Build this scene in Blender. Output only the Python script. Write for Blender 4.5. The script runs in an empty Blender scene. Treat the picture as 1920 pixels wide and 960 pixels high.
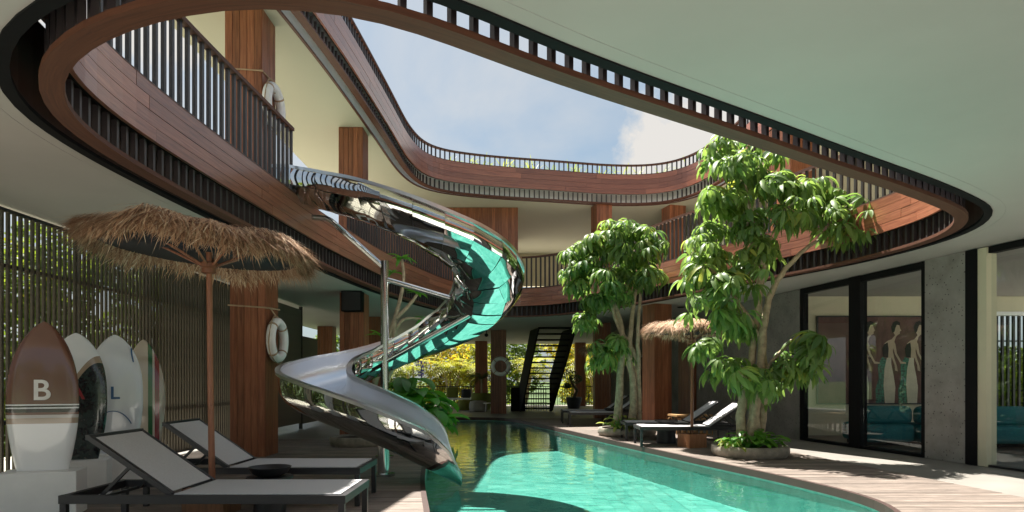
import bpy, bmesh, math, random
from mathutils import Vector, Matrix
from mathutils.geometry import tessellate_polygon
random.seed(7)
R = math.radians
S = bpy.context.scene
C = S.collection

# ------------------------------------------------------------------ camera, sky, sun, exposure
cam_d = bpy.data.cameras.new('camera'); cam = bpy.data.objects.new('camera', cam_d); C.objects.link(cam)
cam.location = (0, 0, 1.2); cam.rotation_euler = (R(90), 0, 0)
cam_d.sensor_width = 36; cam_d.lens = 22.5; cam_d.shift_y = 235/1920
cam_d.clip_start = 0.05; cam_d.clip_end = 3000
S.camera = cam
S.render.resolution_x = 1024; S.render.resolution_y = 512
S.view_settings.view_transform = 'Standard'; S.view_settings.look = 'None'
S.view_settings.exposure = 2.4; S.view_settings.gamma = 1
S.cycles.max_bounces = 10; S.cycles.diffuse_bounces = 5; S.cycles.glossy_bounces = 6
S.cycles.transparent_max_bounces = 16
S.cycles.caustics_reflective = True; S.cycles.blur_glossy = 0.5
S.cycles.sample_clamp_indirect = 6

SUN_DIR = Vector((.27, -.36, -1)).normalized()          # the way the light travels
sun_el = math.asin(-SUN_DIR.z); sun_rot = math.atan2(-SUN_DIR.x, -SUN_DIR.y)
sd = bpy.data.lights.new('sun', 'SUN'); sun = bpy.data.objects.new('sun', sd); C.objects.link(sun)
sd.energy = 3.0; sd.angle = R(.5); sd.color = (1, .95, .86)
sun.rotation_euler = SUN_DIR.to_track_quat('-Z', 'Y').to_euler()

W = bpy.data.worlds.new('World'); S.world = W; W.use_nodes = True
nt = W.node_tree; nt.nodes.clear()
def wn(t, **kw):
    n = nt.nodes.new(t)
    for k, v in kw.items(): setattr(n, k, v)
    return n
out = wn('ShaderNodeOutputWorld'); bg = wn('ShaderNodeBackground'); bg.inputs[1].default_value = .05
sky = wn('ShaderNodeTexSky', sky_type='NISHITA'); sky.sun_disc = False
sky.sun_elevation = sun_el; sky.sun_rotation = sun_rot; sky.dust_density = 2.5; sky.air_density = 1.0
tc = wn('ShaderNodeTexCoord'); mp = wn('ShaderNodeMapping'); mp.inputs['Scale'].default_value = (1, 1, 1.9)
mp.inputs['Location'].default_value = (.35, .1, .2)
nz = wn('ShaderNodeTexNoise'); nz.inputs['Scale'].default_value = 2.3; nz.inputs['Detail'].default_value = 8; nz.inputs['Roughness'].default_value = .55
nz.inputs['Distortion'].default_value = .35
rp = wn('ShaderNodeValToRGB'); rp.color_ramp.elements[0].position = .40; rp.color_ramp.elements[1].position = .68
rp.color_ramp.elements[0].color = (0, 0, 0, 1); rp.color_ramp.elements[1].color = (1, 1, 1, 1)
mx = wn('ShaderNodeMix', data_type='RGBA')
L = nt.links.new
L(tc.outputs['Generated'], mp.inputs['Vector']); L(mp.outputs[0], nz.inputs['Vector']); L(nz.outputs['Fac'], rp.inputs[0])
mm = wn('ShaderNodeMath', operation='MULTIPLY'); mm.inputs[1].default_value = .65; L(rp.outputs[0], mm.inputs[0])
# thin grey veil under everything, brighter cloud on top
veil = wn('ShaderNodeMix', data_type='RGBA'); veil.inputs[0].default_value = .72
L(sky.outputs[0], veil.inputs[6]); veil.inputs[7].default_value = (.97, 1.36, 1.56, 1)
# two heaped clouds: one low over the right end of the roof edge, one beyond the left balcony
def heap(direction, r0, r1):
    vm = wn('ShaderNodeVectorMath', operation='DOT_PRODUCT'); vm.inputs[1].default_value = Vector(direction).normalized()
    nrm = wn('ShaderNodeVectorMath', operation='NORMALIZE'); L(tc.outputs['Generated'], nrm.inputs[0]); L(nrm.outputs[0], vm.inputs[0])
    n2 = wn('ShaderNodeTexNoise'); n2.inputs['Scale'].default_value = 9; n2.inputs['Detail'].default_value = 7; n2.inputs['Roughness'].default_value = .62; L(tc.outputs['Generated'], n2.inputs['Vector'])
    mr = wn('ShaderNodeMapRange'); mr.inputs[1].default_value = math.cos(R(r1)); mr.inputs[2].default_value = math.cos(R(r0)); L(vm.outputs['Value'], mr.inputs[0])
    sb = wn('ShaderNodeMath', operation='MULTIPLY_ADD'); sb.inputs[1].default_value = 2.2; sb.inputs[2].default_value = -1.1; L(n2.outputs['Fac'], sb.inputs[0])
    ad = wn('ShaderNodeMath', operation='ADD'); L(mr.outputs[0], ad.inputs[0]); L(sb.outputs[0], ad.inputs[1])
    m2 = wn('ShaderNodeMapRange'); m2.inputs[1].default_value = .38; m2.inputs[2].default_value = .75; L(ad.outputs[0], m2.inputs[0]); return m2.outputs[0]
last = mm.outputs[0]
for d_, a_, b_ in (((.33, 1, .36), 3, 11), ((-.6, 1, .62), 2, 9)):
    mxx = wn('ShaderNodeMath', operation='MAXIMUM'); L(last, mxx.inputs[0]); L(heap(d_, a_, b_), mxx.inputs[1]); last = mxx.outputs[0]
L(last, mx.inputs[0]); L(veil.outputs[2], mx.inputs[6]); mx.inputs[7].default_value = (3.1, 3.0, 2.85, 1)
L(mx.outputs[2], bg.inputs[0]); L(bg.outputs[0], out.inputs[0])

# ------------------------------------------------------------------ materials
def mat_base(name):
    m = bpy.data.materials.new(name); m.use_nodes = True
    t = m.node_tree; p = t.nodes['Principled BSDF']
    return m, t, p
def add(t, typ, **kw):
    n = t.nodes.new(typ)
    for k, v in kw.items(): setattr(n, k, v)
    return n
def ramp(t, src, stops, interp='LINEAR'):
    r = add(t, 'ShaderNodeValToRGB'); r.color_ramp.interpolation = interp
    e = r.color_ramp.elements
    while len(e) < len(stops): e.new(.5)
    for el, (p_, c) in zip(e, stops): el.position = p_; el.color = tuple(c) + (1,)
    t.links.new(src, r.inputs[0]); return r.outputs[0]
def noise(t, vec, scale, detail=4, rough=.55, dist=0):
    n = add(t, 'ShaderNodeTexNoise'); n.inputs['Scale'].default_value = scale; n.inputs['Detail'].default_value = detail
    n.inputs['Roughness'].default_value = rough; n.inputs['Distortion'].default_value = dist
    if vec is not None: t.links.new(vec, n.inputs['Vector'])
    return n.outputs['Fac']
def coord(t, kind='Object', scale=(1, 1, 1), rnd=False):
    c = add(t, 'ShaderNodeTexCoord'); m = add(t, 'ShaderNodeMapping'); m.inputs['Scale'].default_value = scale
    t.links.new(c.outputs[kind], m.inputs['Vector'])
    if rnd:
        o = add(t, 'ShaderNodeObjectInfo'); k = add(t, 'ShaderNodeMath', operation='MULTIPLY'); k.inputs[1].default_value = 37.0
        t.links.new(o.outputs['Random'], k.inputs[0]); t.links.new(k.outputs[0], m.inputs['Location'])
    return m.outputs[0]
def bump(t, p, h, strength=.3, dist=.01):
    b = add(t, 'ShaderNodeBump'); b.inputs['Strength'].default_value = strength; b.inputs['Distance'].default_value = dist
    t.links.new(h, b.inputs['Height']); t.links.new(b.outputs[0], p.inputs['Normal'])
def shade_random(t, col, lo=.75, hi=1.2):
    o = add(t, 'ShaderNodeObjectInfo'); mr = add(t, 'ShaderNodeMapRange'); mr.inputs[3].default_value = lo; mr.inputs[4].default_value = hi
    t.links.new(o.outputs['Random'], mr.inputs[0])
    h = add(t, 'ShaderNodeHueSaturation'); t.links.new(mr.outputs[0], h.inputs['Value']); t.links.new(col, h.inputs['Color'])
    return h.outputs[0]
def wood(name, c0, c1, c2, kind='Object', scale=(1, 1, 1), rough=.35, lo=.75, hi=1.25, bs=.15, coat=0):
    m, t, p = mat_base(name)
    v = coord(t, kind, scale, True)
    f = noise(t, v, 4, 6, .6, .6)
    col = ramp(t, f, [(.3, c0), (.5, c1), (.72, c2)])
    if kind == 'Object' and rough > .6:
        w = noise(t, coord(t, 'Object', (1,1,1), True), 1.6, 5, .7)
        hv = add(t, 'ShaderNodeHueSaturation'); mr = add(t, 'ShaderNodeMapRange'); mr.inputs[1].default_value = .3; mr.inputs[2].default_value = .7; mr.inputs[3].default_value = .72; mr.inputs[4].default_value = 1.25
        t.links.new(w, mr.inputs[0]); t.links.new(mr.outputs[0], hv.inputs['Value']); t.links.new(col, hv.inputs['Color']); col = hv.outputs[0]
    col = shade_random(t, col, lo, hi)
    t.links.new(col, p.inputs['Base Color']); p.inputs['Roughness'].default_value = rough
    p.inputs['Coat Weight'].default_value = coat; p.inputs['Coat Roughness'].default_value = .2
    bump(t, p, f, bs, .004); return m
def plain(name, col, rough=.5, metal=0, var=.12, nscale=6, bs=0, spec=.5):
    m, t, p = mat_base(name)
    f = noise(t, coord(t), nscale, 5, .6)
    a = [c*(1-var) for c in col]; b = [min(1, c*(1+var)) for c in col]
    t.links.new(ramp(t, f, [(.3, a), (.7, b)]), p.inputs['Base Color'])
    p.inputs['Roughness'].default_value = rough; p.inputs['Metallic'].default_value = metal; p.inputs['Specular IOR Level'].default_value = spec
    if bs: bump(t, p, f, bs, .01)
    return m
M = {}
M['fascia'] = wood('fascia_wood', (.20, .066, .042), (.32, .112, .065), (.42, .165, .097), 'UV', (.6, 14, 1), .33, .75, 1.25, .1, .5)
M['ring'] = wood('ring_wood', (.075, .024, .013), (.108, .037, .019), (.14, .051, .026), 'UV', (.6, 14, 1), .62, .9, 1.1)
M['column'] = wood('column_wood', (.165, .055, .027), (.27, .095, .046), (.36, .145, .072), 'Object', (9, 9, .5), .42, .75, 1.22)
M['deck'] = wood('deck_wood', (.12, .095, .08), (.185, .148, .125), (.255, .208, .18), 'Object', (.7, 9, 3), .62, .72, 1.22, .3)
M['pole'] = wood('pole_wood', (.17, .06, .03), (.22, .08, .04), (.27, .105, .055), 'Object', (9, 9, .6), .45)
M['cube'] = wood('base_wood', (.19, .08, .035), (.27, .115, .05), (.34, .15, .07), 'Object', (9, 9, .8), .5)
M['dark'] = plain('dark_metal', (.018, .017, .02), .45)
M['black'] = plain('black_trim', (.007, .007, .008), .75, spec=.15)
M['bar'] = plain('baluster_metal', (.045, .036, .038), .42)
M['ceiling'] = plain('ceiling_plaster', (.44, .415, .385), .75, 0, .05, .8)
M['roofceil'] = plain('upper_ceiling_plaster', (.50, .48, .37), .75, 0, .03, .5)
M['edge'] = plain('dark_slab_edge', (.05, .025, .02), .6)
M['cream'] = plain('cream_plaster', (.62, .57, .42), .7, 0, .04, 1.5)
M['white'] = plain('white_paint', (.84, .84, .84), .45, 0, .03)
M['steelrim'] = plain('brushed_steel', (.62, .63, .65), .28, 1, .05, 12)
M['pipe'] = plain('pipe_steel', (.55, .55, .54), .16, 1, .05, 12)
M['sling'] = plain('sling_fabric', (.50, .495, .51), .75, 0, .09, 90, .25)
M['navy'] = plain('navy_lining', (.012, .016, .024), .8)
M['rope'] = plain('rope', (.42, .30, .20), .9)
M['teal'] = plain('teal_upholstery', (.015, .16, .19), .75, 0, .12, 30, .1)
M['floor'] = plain('concrete_floor', (.235, .22, .20), .5, 0, .16, 1.3)
M['lawn'] = plain('lawn_grass', (.05, .09, .02), .9, 0, .4, 3, .4)
M['stone'] = plain('planter_stone', (.26, .23, .19), .75, 0, .3, 9, .4)
M['soil'] = plain('soil', (.035, .025, .018), .95, 0, .4, 20, .5)
M['green_seat'] = plain('olive_fabric', (.16, .17, .03), .85)
M['grey_seat'] = plain('grey_fabric', (.33, .31, .29), .85)
M['rattan'] = plain('rattan', (.42, .24, .10), .6)
M['screen'] = plain('screen_metal', (.08, .064, .045), .55, 0, .2, 4)
M['panel'] = plain('closed_screen', (.14, .118, .095), .6, 0, .15, 5)
def concrete(name, base):
    m, t, p = mat_base(name)
    v = coord(t)
    f = noise(t, v, 2.2, 7, .65)
    g = noise(t, v, 14, 4, .6)
    col = ramp(t, f, [(.3, [c*.72 for c in base]), (.5, base), (.7, [c*1.22 for c in base])])
    vo = add(t, 'ShaderNodeTexVoronoi'); vo.inputs['Scale'].default_value = 17; t.links.new(v, vo.inputs['Vector'])
    sm = add(t, 'ShaderNodeMath', operation='MULTIPLY_ADD'); sm.inputs[1].default_value = -.33; sm.inputs[2].default_value = .33
    t.links.new(g, sm.inputs[0])
    lt = add(t, 'ShaderNodeMath', operation='LESS_THAN'); t.links.new(vo.outputs['Distance'], lt.inputs[0]); t.links.new(sm.outputs[0], lt.inputs[1])
    mx = add(t, 'ShaderNodeMix', data_type='RGBA'); t.links.new(lt.outputs[0], mx.inputs[0]); t.links.new(col, mx.inputs[6]); mx.inputs[7].default_value = tuple(c*.35 for c in base) + (1,)
    t.links.new(mx.outputs[2], p.inputs['Base Color']); p.inputs['Roughness'].default_value = .8
    ad = add(t, 'ShaderNodeMath', operation='SUBTRACT'); t.links.new(f, ad.inputs[0]); t.links.new(lt.outputs[0], ad.inputs[1])
    bump(t, p, ad.outputs[0], .35, .01); return m
M['concrete'] = concrete('pored_concrete', (.27, .25, .235))
M['concrete_grey'] = concrete('smooth_grey_concrete', (.20, .19, .18))
def leafmat(name, a, b, trans=.35, rough=.35):
    m, t, p = mat_base(name)
    gi = add(t, 'ShaderNodeNewGeometry')
    o = add(t, 'ShaderNodeObjectInfo')
    ad = add(t, 'ShaderNodeMath', operation='ADD'); t.links.new(gi.outputs['Random Per Island'], ad.inputs[0]); t.links.new(o.outputs['Random'], ad.inputs[1])
    hf = add(t, 'ShaderNodeMath', operation='MULTIPLY'); hf.inputs[1].default_value = .5; t.links.new(ad.outputs[0], hf.inputs[0])
    col = ramp(t, hf.outputs[0], [(.08, a), (.86, b), (.97, [min(1, b[0]*1.5), b[1]*1.02, b[2]*.8])])
    t.links.new(col, p.inputs['Base Color']); p.inputs['Roughness'].default_value = rough
    tr = add(t, 'ShaderNodeBsdfTranslucent'); h = add(t, 'ShaderNodeHueSaturation'); h.inputs['Value'].default_value = 2.4; h.inputs['Saturation'].default_value = 1.1
    h.inputs['Hue'].default_value = .485
    t.links.new(col, h.inputs['Color']); t.links.new(h.outputs[0], tr.inputs['Color'])
    ms = add(t, 'ShaderNodeMixShader'); ms.inputs[0].default_value = trans
    t.links.new(p.outputs[0], ms.inputs[1]); t.links.new(tr.outputs[0], ms.inputs[2])
    t.links.new(ms.outputs[0], t.nodes['Material Output'].inputs['Surface']); return m
M['leaf'] = leafmat('umbrella_tree_leaf', (.055, .12, .034), (.19, .285, .075), .42, .45)
M['bigleaf'] = leafmat('big_plant_leaf', (.05, .16, .025), (.10, .26, .035), .4, .35)
M['hedge'] = leafmat('hedge_leaf', (.04, .08, .015), (.13, .18, .03), .45, .5)
M['golden'] = leafmat('golden_palm_leaf', (.14, .175, .03), (.29, .285, .05), .45, .5)
M['thatch_leaf'] = leafmat('pale_plant_leaf', (.10, .15, .03), (.22, .25, .06), .4, .5)
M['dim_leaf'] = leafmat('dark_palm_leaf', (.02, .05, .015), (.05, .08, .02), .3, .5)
M['purple'] = leafmat('purple_flower', (.16, .08, .35), (.25, .12, .5), .3, .5)
M['bark'] = plain('pale_bark', (.34, .27, .18), .8, 0, .35, 12, .6)
M['darkbark'] = plain('dark_bark', (.10, .075, .05), .85, 0, .35, 12, .6)
def straw():
    m, t, p = mat_base('straw')
    gi = add(t, 'ShaderNodeNewGeometry')
    col = ramp(t, gi.outputs['Random Per Island'], [(0, (.13, .06, .038)), (.2, (.34, .18, .10)), (.6, (.49, .30, .18)), (.85, (.60, .42, .28)), (1, (.70, .55, .40))])
    t.links.new(col, p.inputs['Base Color']); p.inputs['Roughness'].default_value = .8; return m
M['straw'] = straw()
def mirror():
    m, t, p = mat_base('polished_steel')
    p.inputs['Metallic'].default_value = 1; p.inputs['Base Color'].default_value = (.57, .575, .57, 1); p.inputs['Roughness'].default_value = .045
    f = noise(t, coord(t), 2.6, 2, .4); bump(t, p, f, .05, .05); return m
M['mirror'] = mirror()
def satin():
    m, t, p = mat_base('satin_steel')
    p.inputs['Metallic'].default_value = 1; p.inputs['Base Color'].default_value = (.74, .75, .78, 1); p.inputs['Roughness'].default_value = .3
    f = noise(t, coord(t, 'Object', (1, 1, 6)), 9, 4, .6); bump(t, p, f, .04, .01); return m
M['satin'] = satin()
def glassy(name, tint, ior, rough=0.0, wave=None, refl=1.0):
    m, t, p = mat_base(name); t.nodes.remove(p)
    tr = add(t, 'ShaderNodeBsdfTransparent'); tr.inputs[0].default_value = tuple(tint) + (1,)
    gl = add(t, 'ShaderNodeBsdfGlossy'); gl.inputs['Roughness'].default_value = rough; gl.inputs['Color'].default_value = (.95, .97, .97, 1)
    fr = add(t, 'ShaderNodeLayerWeight'); f0 = ((ior-1)/(ior+1))**2
    if wave:
        v = coord(t, 'Object', (1, 1.0, 1)); n = noise(t, v, wave, 3, .5, .5)
        b = add(t, 'ShaderNodeBump'); b.inputs['Strength'].default_value = .45; b.inputs['Distance'].default_value = .014
        t.links.new(n, b.inputs['Height']); t.links.new(b.outputs[0], gl.inputs['Normal']); t.links.new(b.outputs[0], fr.inputs['Normal'])
    pw = add(t, 'ShaderNodeMath', operation='POWER'); pw.inputs[1].default_value = 5; t.links.new(fr.outputs['Facing'], pw.inputs[0])
    k = add(t, 'ShaderNodeMath', operation='MULTIPLY_ADD'); k.inputs[1].default_value = (1-f0)*refl; k.inputs[2].default_value = f0; t.links.new(pw.outputs[0], k.inputs[0])
    ms = add(t, 'ShaderNodeMixShader'); t.links.new(k.outputs[0], ms.inputs[0]); t.links.new(tr.outputs[0], ms.inputs[1]); t.links.new(gl.outputs[0], ms.inputs[2])
    t.links.new(ms.outputs[0], t.nodes['Material Output'].inputs['Surface']); return m
M['water'] = glassy('pool_water', (.60, .92, .88), 1.33, .0, 4.5)
M['glass'] = glassy('window_glass', (.93, .95, .94), 1.5, 0)
def tilemat():
    m, t, p = mat_base('pool_tile')
    f = noise(t, coord(t, 'Object', (.55, 1, 1)), 2.2, 7, .72, 1.2); g = noise(t, coord(t, 'Object', (.5, 1, 1)), 9, 4, .7, .8)
    gi = add(t, 'ShaderNodeNewGeometry')
    ad = add(t, 'ShaderNodeMath', operation='MULTIPLY_ADD'); ad.inputs[1].default_value = .22; t.links.new(gi.outputs['Random Per Island'], ad.inputs[0]); t.links.new(f, ad.inputs[2])
    ad2 = add(t, 'ShaderNodeMath', operation='MULTIPLY_ADD'); ad2.inputs[1].default_value = .3; t.links.new(g, ad2.inputs[0]); t.links.new(ad.outputs[0], ad2.inputs[2])
    t.links.new(ramp(t, ad2.outputs[0], [(.52, (.055, .18, .16)), (.64, (.145, .325, .285)), (.78, (.19, .375, .33)), (.98, (.30, .47, .42))]), p.inputs['Base Color'])
    p.inputs['Roughness'].default_value = .5; return m
M['tile'] = tilemat()

# ------------------------------------------------------------------ helpers
class MB:
    def __init__(s): s.v = []; s.f = []; s.uv = []; s.mi = []; s.cur = 0
    def face(s, idx, uv=None):
        s.f.append(tuple(idx)); s.uv.append(uv); s.mi.append(s.cur)
    def add(s, vs, fs):
        o = len(s.v); s.v += [Vector(v) for v in vs]
        for f in fs: s.face([i+o for i in f])
    def box(s, c, d, rz=0, mat=None):
        x, y, z = d[0]/2, d[1]/2, d[2]/2; cs, sn = math.cos(rz), math.sin(rz)
        vs = []
        for (a, b, e) in ((-x,-y,-z),(x,-y,-z),(x,y,-z),(-x,y,-z),(-x,-y,z),(x,-y,z),(x,y,z),(-x,y,z)):
            p = Vector((a*cs-b*sn, a*sn+b*cs, e))
            if mat: p = mat @ p
            vs.append(p + Vector(c))
        s.add(vs, [(0,3,2,1),(4,5,6,7),(0,1,5,4),(1,2,6,5),(2,3,7,6),(3,0,4,7)])
    def bbox(s, a, b): s.box([(a[i]+b[i])/2 for i in range(3)], [abs(b[i]-a[i]) for i in range(3)])
    def bar(s, a, b, w, h, up=(0,0,1)):
        a, b = Vector(a), Vector(b); d = (b-a); ln = d.length; d.normalize(); up = Vector(up)
        x = d.cross(up)
        if x.length < 1e-4: x = d.cross(Vector((1,0,0)))
        x.normalize(); y = x.cross(d)
        vs = []
        for q in (a, b):
            for (i, j) in ((-1,-1),(1,-1),(1,1),(-1,1)): vs.append(q + x*(i*w/2) + y*(j*h/2))
        s.add(vs, [(3,2,1,0),(4,5,6,7),(0,1,5,4),(1,2,6,5),(2,3,7,6),(3,0,4,7)])
    def tube(s, pts, rad, n=8, cap=True, closed=False):
        pts = [Vector(p) for p in pts]; m = len(pts)
        if not isinstance(rad, (list, tuple)): rad = [rad]*m
        o = len(s.v); nrm = None
        for i, p in enumerate(pts):
            if closed: d = pts[(i+1) % m]-pts[i-1]
            else: d = pts[min(i+1, m-1)]-pts[max(i-1, 0)]
            d.normalize()
            if nrm is None:
                nrm = d.cross(Vector((0,0,1)))
                if nrm.length < .05: nrm = d.cross(Vector((1,0,0)))
            nrm = nrm - d*nrm.dot(d); nrm.normalize(); bn = d.cross(nrm)
            for k in range(n):
                a = 2*math.pi*k/n; s.v.append(p + (nrm*math.cos(a)+bn*math.sin(a))*rad[i])
        for i in range(m if closed else m-1):
            j = (i+1) % m
            for k in range(n): s.face((o+i*n+k, o+i*n+(k+1) % n, o+j*n+(k+1) % n, o+j*n+k))
        if cap and not closed:
            s.face([o+k for k in range(n)][::-1]); s.face([o+(m-1)*n+k for k in range(n)])
    def lathe(s, prof, n=24, c=(0,0,0)):
        o = len(s.v); m = len(prof); c = Vector(c)
        for r, z in prof:
            for k in range(n): a = 2*math.pi*k/n; s.v.append(c + Vector((r*math.cos(a), r*math.sin(a), z)))
        for i in range(m-1):
            for k in range(n): s.face((o+i*n+k, o+i*n+(k+1) % n, o+(i+1)*n+(k+1) % n, o+(i+1)*n+k))
        if prof[0][0] > 1e-4: s.face([o+k for k in range(n)][::-1])
        if prof[-1][0] > 1e-4: s.face([o+(m-1)*n+k for k in range(n)])
    def prism(s, poly, z0, z1):
        o = len(s.v); n = len(poly)
        for z in (z0, z1):
            for x, y in poly: s.v.append(Vector((x, y, z)))
        tr = tessellate_polygon([[Vector((x, y, 0)) for x, y in poly]])
        for a, b, c in tr: s.face((o+a, o+b, o+c)); s.face((o+n+a, o+n+b, o+n+c))
        for i in range(n): s.face((o+i, o+(i+1) % n, o+n+(i+1) % n, o+n+i))
    def sheet(s, loops, z, flip=False):
        o = len(s.v); allp = [Vector((x, y, 0)) for l in loops for x, y in l]
        for p in allp: s.v.append(Vector((p.x, p.y, z)))
        for a, b, c in tessellate_polygon([[Vector((x, y, 0)) for x, y in l] for l in loops]):
            n = (allp[b]-allp[a]).cross(allp[c]-allp[a]).z
            s.face((o+a, o+b, o+c) if n > 0 else (o+a, o+c, o+b))
    def build(s, name, mat, parent=None, smooth=False, off=None, data_only=False):
        off = Vector(off) if off is not None else Vector((0,0,0))
        me = bpy.data.meshes.new(name)
        me.from_pydata([tuple(v-off) for v in s.v], [], s.f)
        for m in (mat if isinstance(mat, (list, tuple)) else [mat]): me.materials.append(m)
        if any(u is not None for u in s.uv):
            l = me.uv_layers.new(name='UVMap'); i = 0
            for f, u in zip(s.f, s.uv):
                for k in range(len(f)):
                    l.data[i].uv = u[k] if u else (0, 0); i += 1
        if any(s.mi): me.polygons.foreach_set('material_index', s.mi)
        bm = bmesh.new(); bm.from_mesh(me); bmesh.ops.recalc_face_normals(bm, faces=bm.faces); bm.to_mesh(me); bm.free()
        if smooth:
            me.polygons.foreach_set('use_smooth', [True]*len(me.polygons))
            if smooth != 'all':
                try: me.set_sharp_from_angle(angle=R(38))
                except Exception: pass
        if data_only: return me
        o = bpy.data.objects.new(name, me); C.objects.link(o)
        if parent: o.parent = parent
        return o
def leaf_mesh_build(mb, name, mat, parent=None, off=None, data_only=False):
    """open leaf faces: no normal recalculation needed"""
    off = Vector(off) if off is not None else Vector((0,0,0))
    me = bpy.data.meshes.new(name); me.from_pydata([tuple(v-off) for v in mb.v], [], mb.f); me.materials.append(mat)
    me.polygons.foreach_set('use_smooth', [True]*len(me.polygons))
    if data_only: return me
    o = bpy.data.objects.new(name, me); C.objects.link(o)
    if parent: o.parent = parent
    return o
def thing(name, label, cat, loc=(0,0,0), rz=0, group=None):
    o = bpy.data.objects.new(name, None); C.objects.link(o); o.location = loc; o.rotation_euler = (0, 0, rz)
    o.empty_display_size = .2
    o['label'] = label; o['category'] = cat
    if group: o['group'] = group
    return o
def inst(me, name, parent, loc, rot=(0,0,0), scale=None):
    o = bpy.data.objects.new(name, me); C.objects.link(o); o.parent = parent; o.location = loc; o.rotation_euler = rot
    if scale: o.scale = scale
    return o
def dup(root, loc=None, rz=None, label=None):
    r = root.copy(); C.objects.link(r)
    if loc is not None: r.location = loc
    if rz is not None: r.rotation_euler = (0, 0, rz)
    if label: r['label'] = label
    for ch in list(root.children):
        c = ch.copy(); C.objects.link(c); c.parent = r
        for g in list(ch.children):
            d = g.copy(); C.objects.link(d); d.parent = c
    return r
def catmull(pts, per=12, closed=True):
    n = len(pts); res = []
    pts = [Vector(p) for p in pts]
    for i in range(n if closed else n-1):
        if closed: p0, p1, p2, p3 = pts[i-1], pts[i], pts[(i+1) % n], pts[(i+2) % n]
        else: p0, p1, p2, p3 = pts[max(i-1,0)], pts[i], pts[i+1], pts[min(i+2,n-1)]
        for k in range(per):
            t = k/per
            res.append(.5*((2*p1)+(p2-p0)*t+(2*p0-5*p1+4*p2-p3)*t*t+(3*p1-p0-3*p2+p3)*t**3))
    if not closed: res.append(pts[-1])
    return res
def resample(poly, step, closed=True):
    p = poly + [poly[0]] if closed else poly
    L_ = [0]
    for i in range(len(p)-1): L_.append(L_[-1]+(p[i+1]-p[i]).length)
    n = max(2, round(L_[-1]/step)); res = []; j = 0
    for k in range(n if closed else n+1):
        d = L_[-1]*k/n
        while j < len(L_)-2 and L_[j+1] < d: j += 1
        f = (d-L_[j])/max(1e-9, L_[j+1]-L_[j]); res.append(p[j].lerp(p[j+1], f))
    return res
class Curve:
    """closed plan curve with outward normals"""
    def __init__(s, pts, step):
        q = [Vector((x, y, 0)) for x, y in pts]
        d = catmull(q, 16)
        for _ in range(30):
            d = [d[i]*.5 + (d[i-1]+d[(i+1) % len(d)])*.25 for i in range(len(d))]
        s.p = resample(d, step); s.n = len(s.p)
        area = sum(s.p[i].x*s.p[(i+1) % s.n].y-s.p[(i+1) % s.n].x*s.p[i].y for i in range(s.n))
        s.N = []
        for i in range(s.n):
            t = (s.p[(i+1) % s.n]-s.p[i-1]).normalized()
            s.N.append(Vector((t.y, -t.x, 0)) if area > 0 else Vector((-t.y, t.x, 0)))
        s.len = sum((s.p[(i+1) % s.n]-s.p[i]).length for i in range(s.n)); s.step = s.len/s.n
    def off(s, d): return [((s.p[i]+s.N[i]*d).x, (s.p[i]+s.N[i]*d).y) for i in range(s.n)]
    def at(s, u):
        u = u % s.n; i = int(u); f = u-i; j = (i+1) % s.n
        return s.p[i].lerp(s.p[j], f), s.N[i].lerp(s.N[j], f).normalized()
    def sweep(s, mb, prof, i0=0, i1=None, gap=0.0):
        """prof: closed list of (offset, z). i0..i1 index range (i1 may pass n)."""
        closed = i1 is None
        us = list(range(s.n)) if closed else [i0+gap] + list(range(int(i0)+1, int(math.ceil(i1)))) + [i1-gap]
        o = len(mb.v); m = len(prof); rows = len(us)
        per = [0]
        for k in range(m): per.append(per[-1] + math.dist(prof[k], prof[(k+1) % m]))
        for u in us:
            p, n = s.at(u)
            for a, z in prof: mb.v.append(p + n*a + Vector((0, 0, z)))
        for r in range(rows if closed else rows-1):
            r2 = (r+1) % rows; ua = us[r]*s.step; ub = (us[r]+1)*s.step if closed else us[r2]*s.step
            for k in range(m):
                k2 = (k+1) % m
                mb.face((o+r*m+k, o+r*m+k2, o+r2*m+k2, o+r2*m+k), [(ua, per[k]), (ua, per[k+1]), (ub, per[k+1]), (ub, per[k])])
        if not closed:
            mb.face([o+k for k in range(m)][::-1]); mb.face([o+(rows-1)*m+k for k in range(m)])
def rect(a0, a1, z0, z1): return [(a0, z0), (a1, z0), (a1, z1), (a0, z1)]
def inside(x, y, poly):
    c = False; n = len(poly); j = n-1
    for i in range(n):
        xi, yi = poly[i]; xj, yj = poly[j]
        if (yi > y) != (yj > y) and x < (xj-xi)*(y-yi)/(yj-yi)+xi: c = not c
        j = i
    return c
def xcross(poly, y):
    r = []
    for i in range(len(poly)):
        (x0, y0), (x1, y1) = poly[i-1], poly[i]
        if (y0 > y) != (y1 > y): r.append(x0+(x1-x0)*(y-y0)/(y1-y0))
    return sorted(r)

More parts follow.
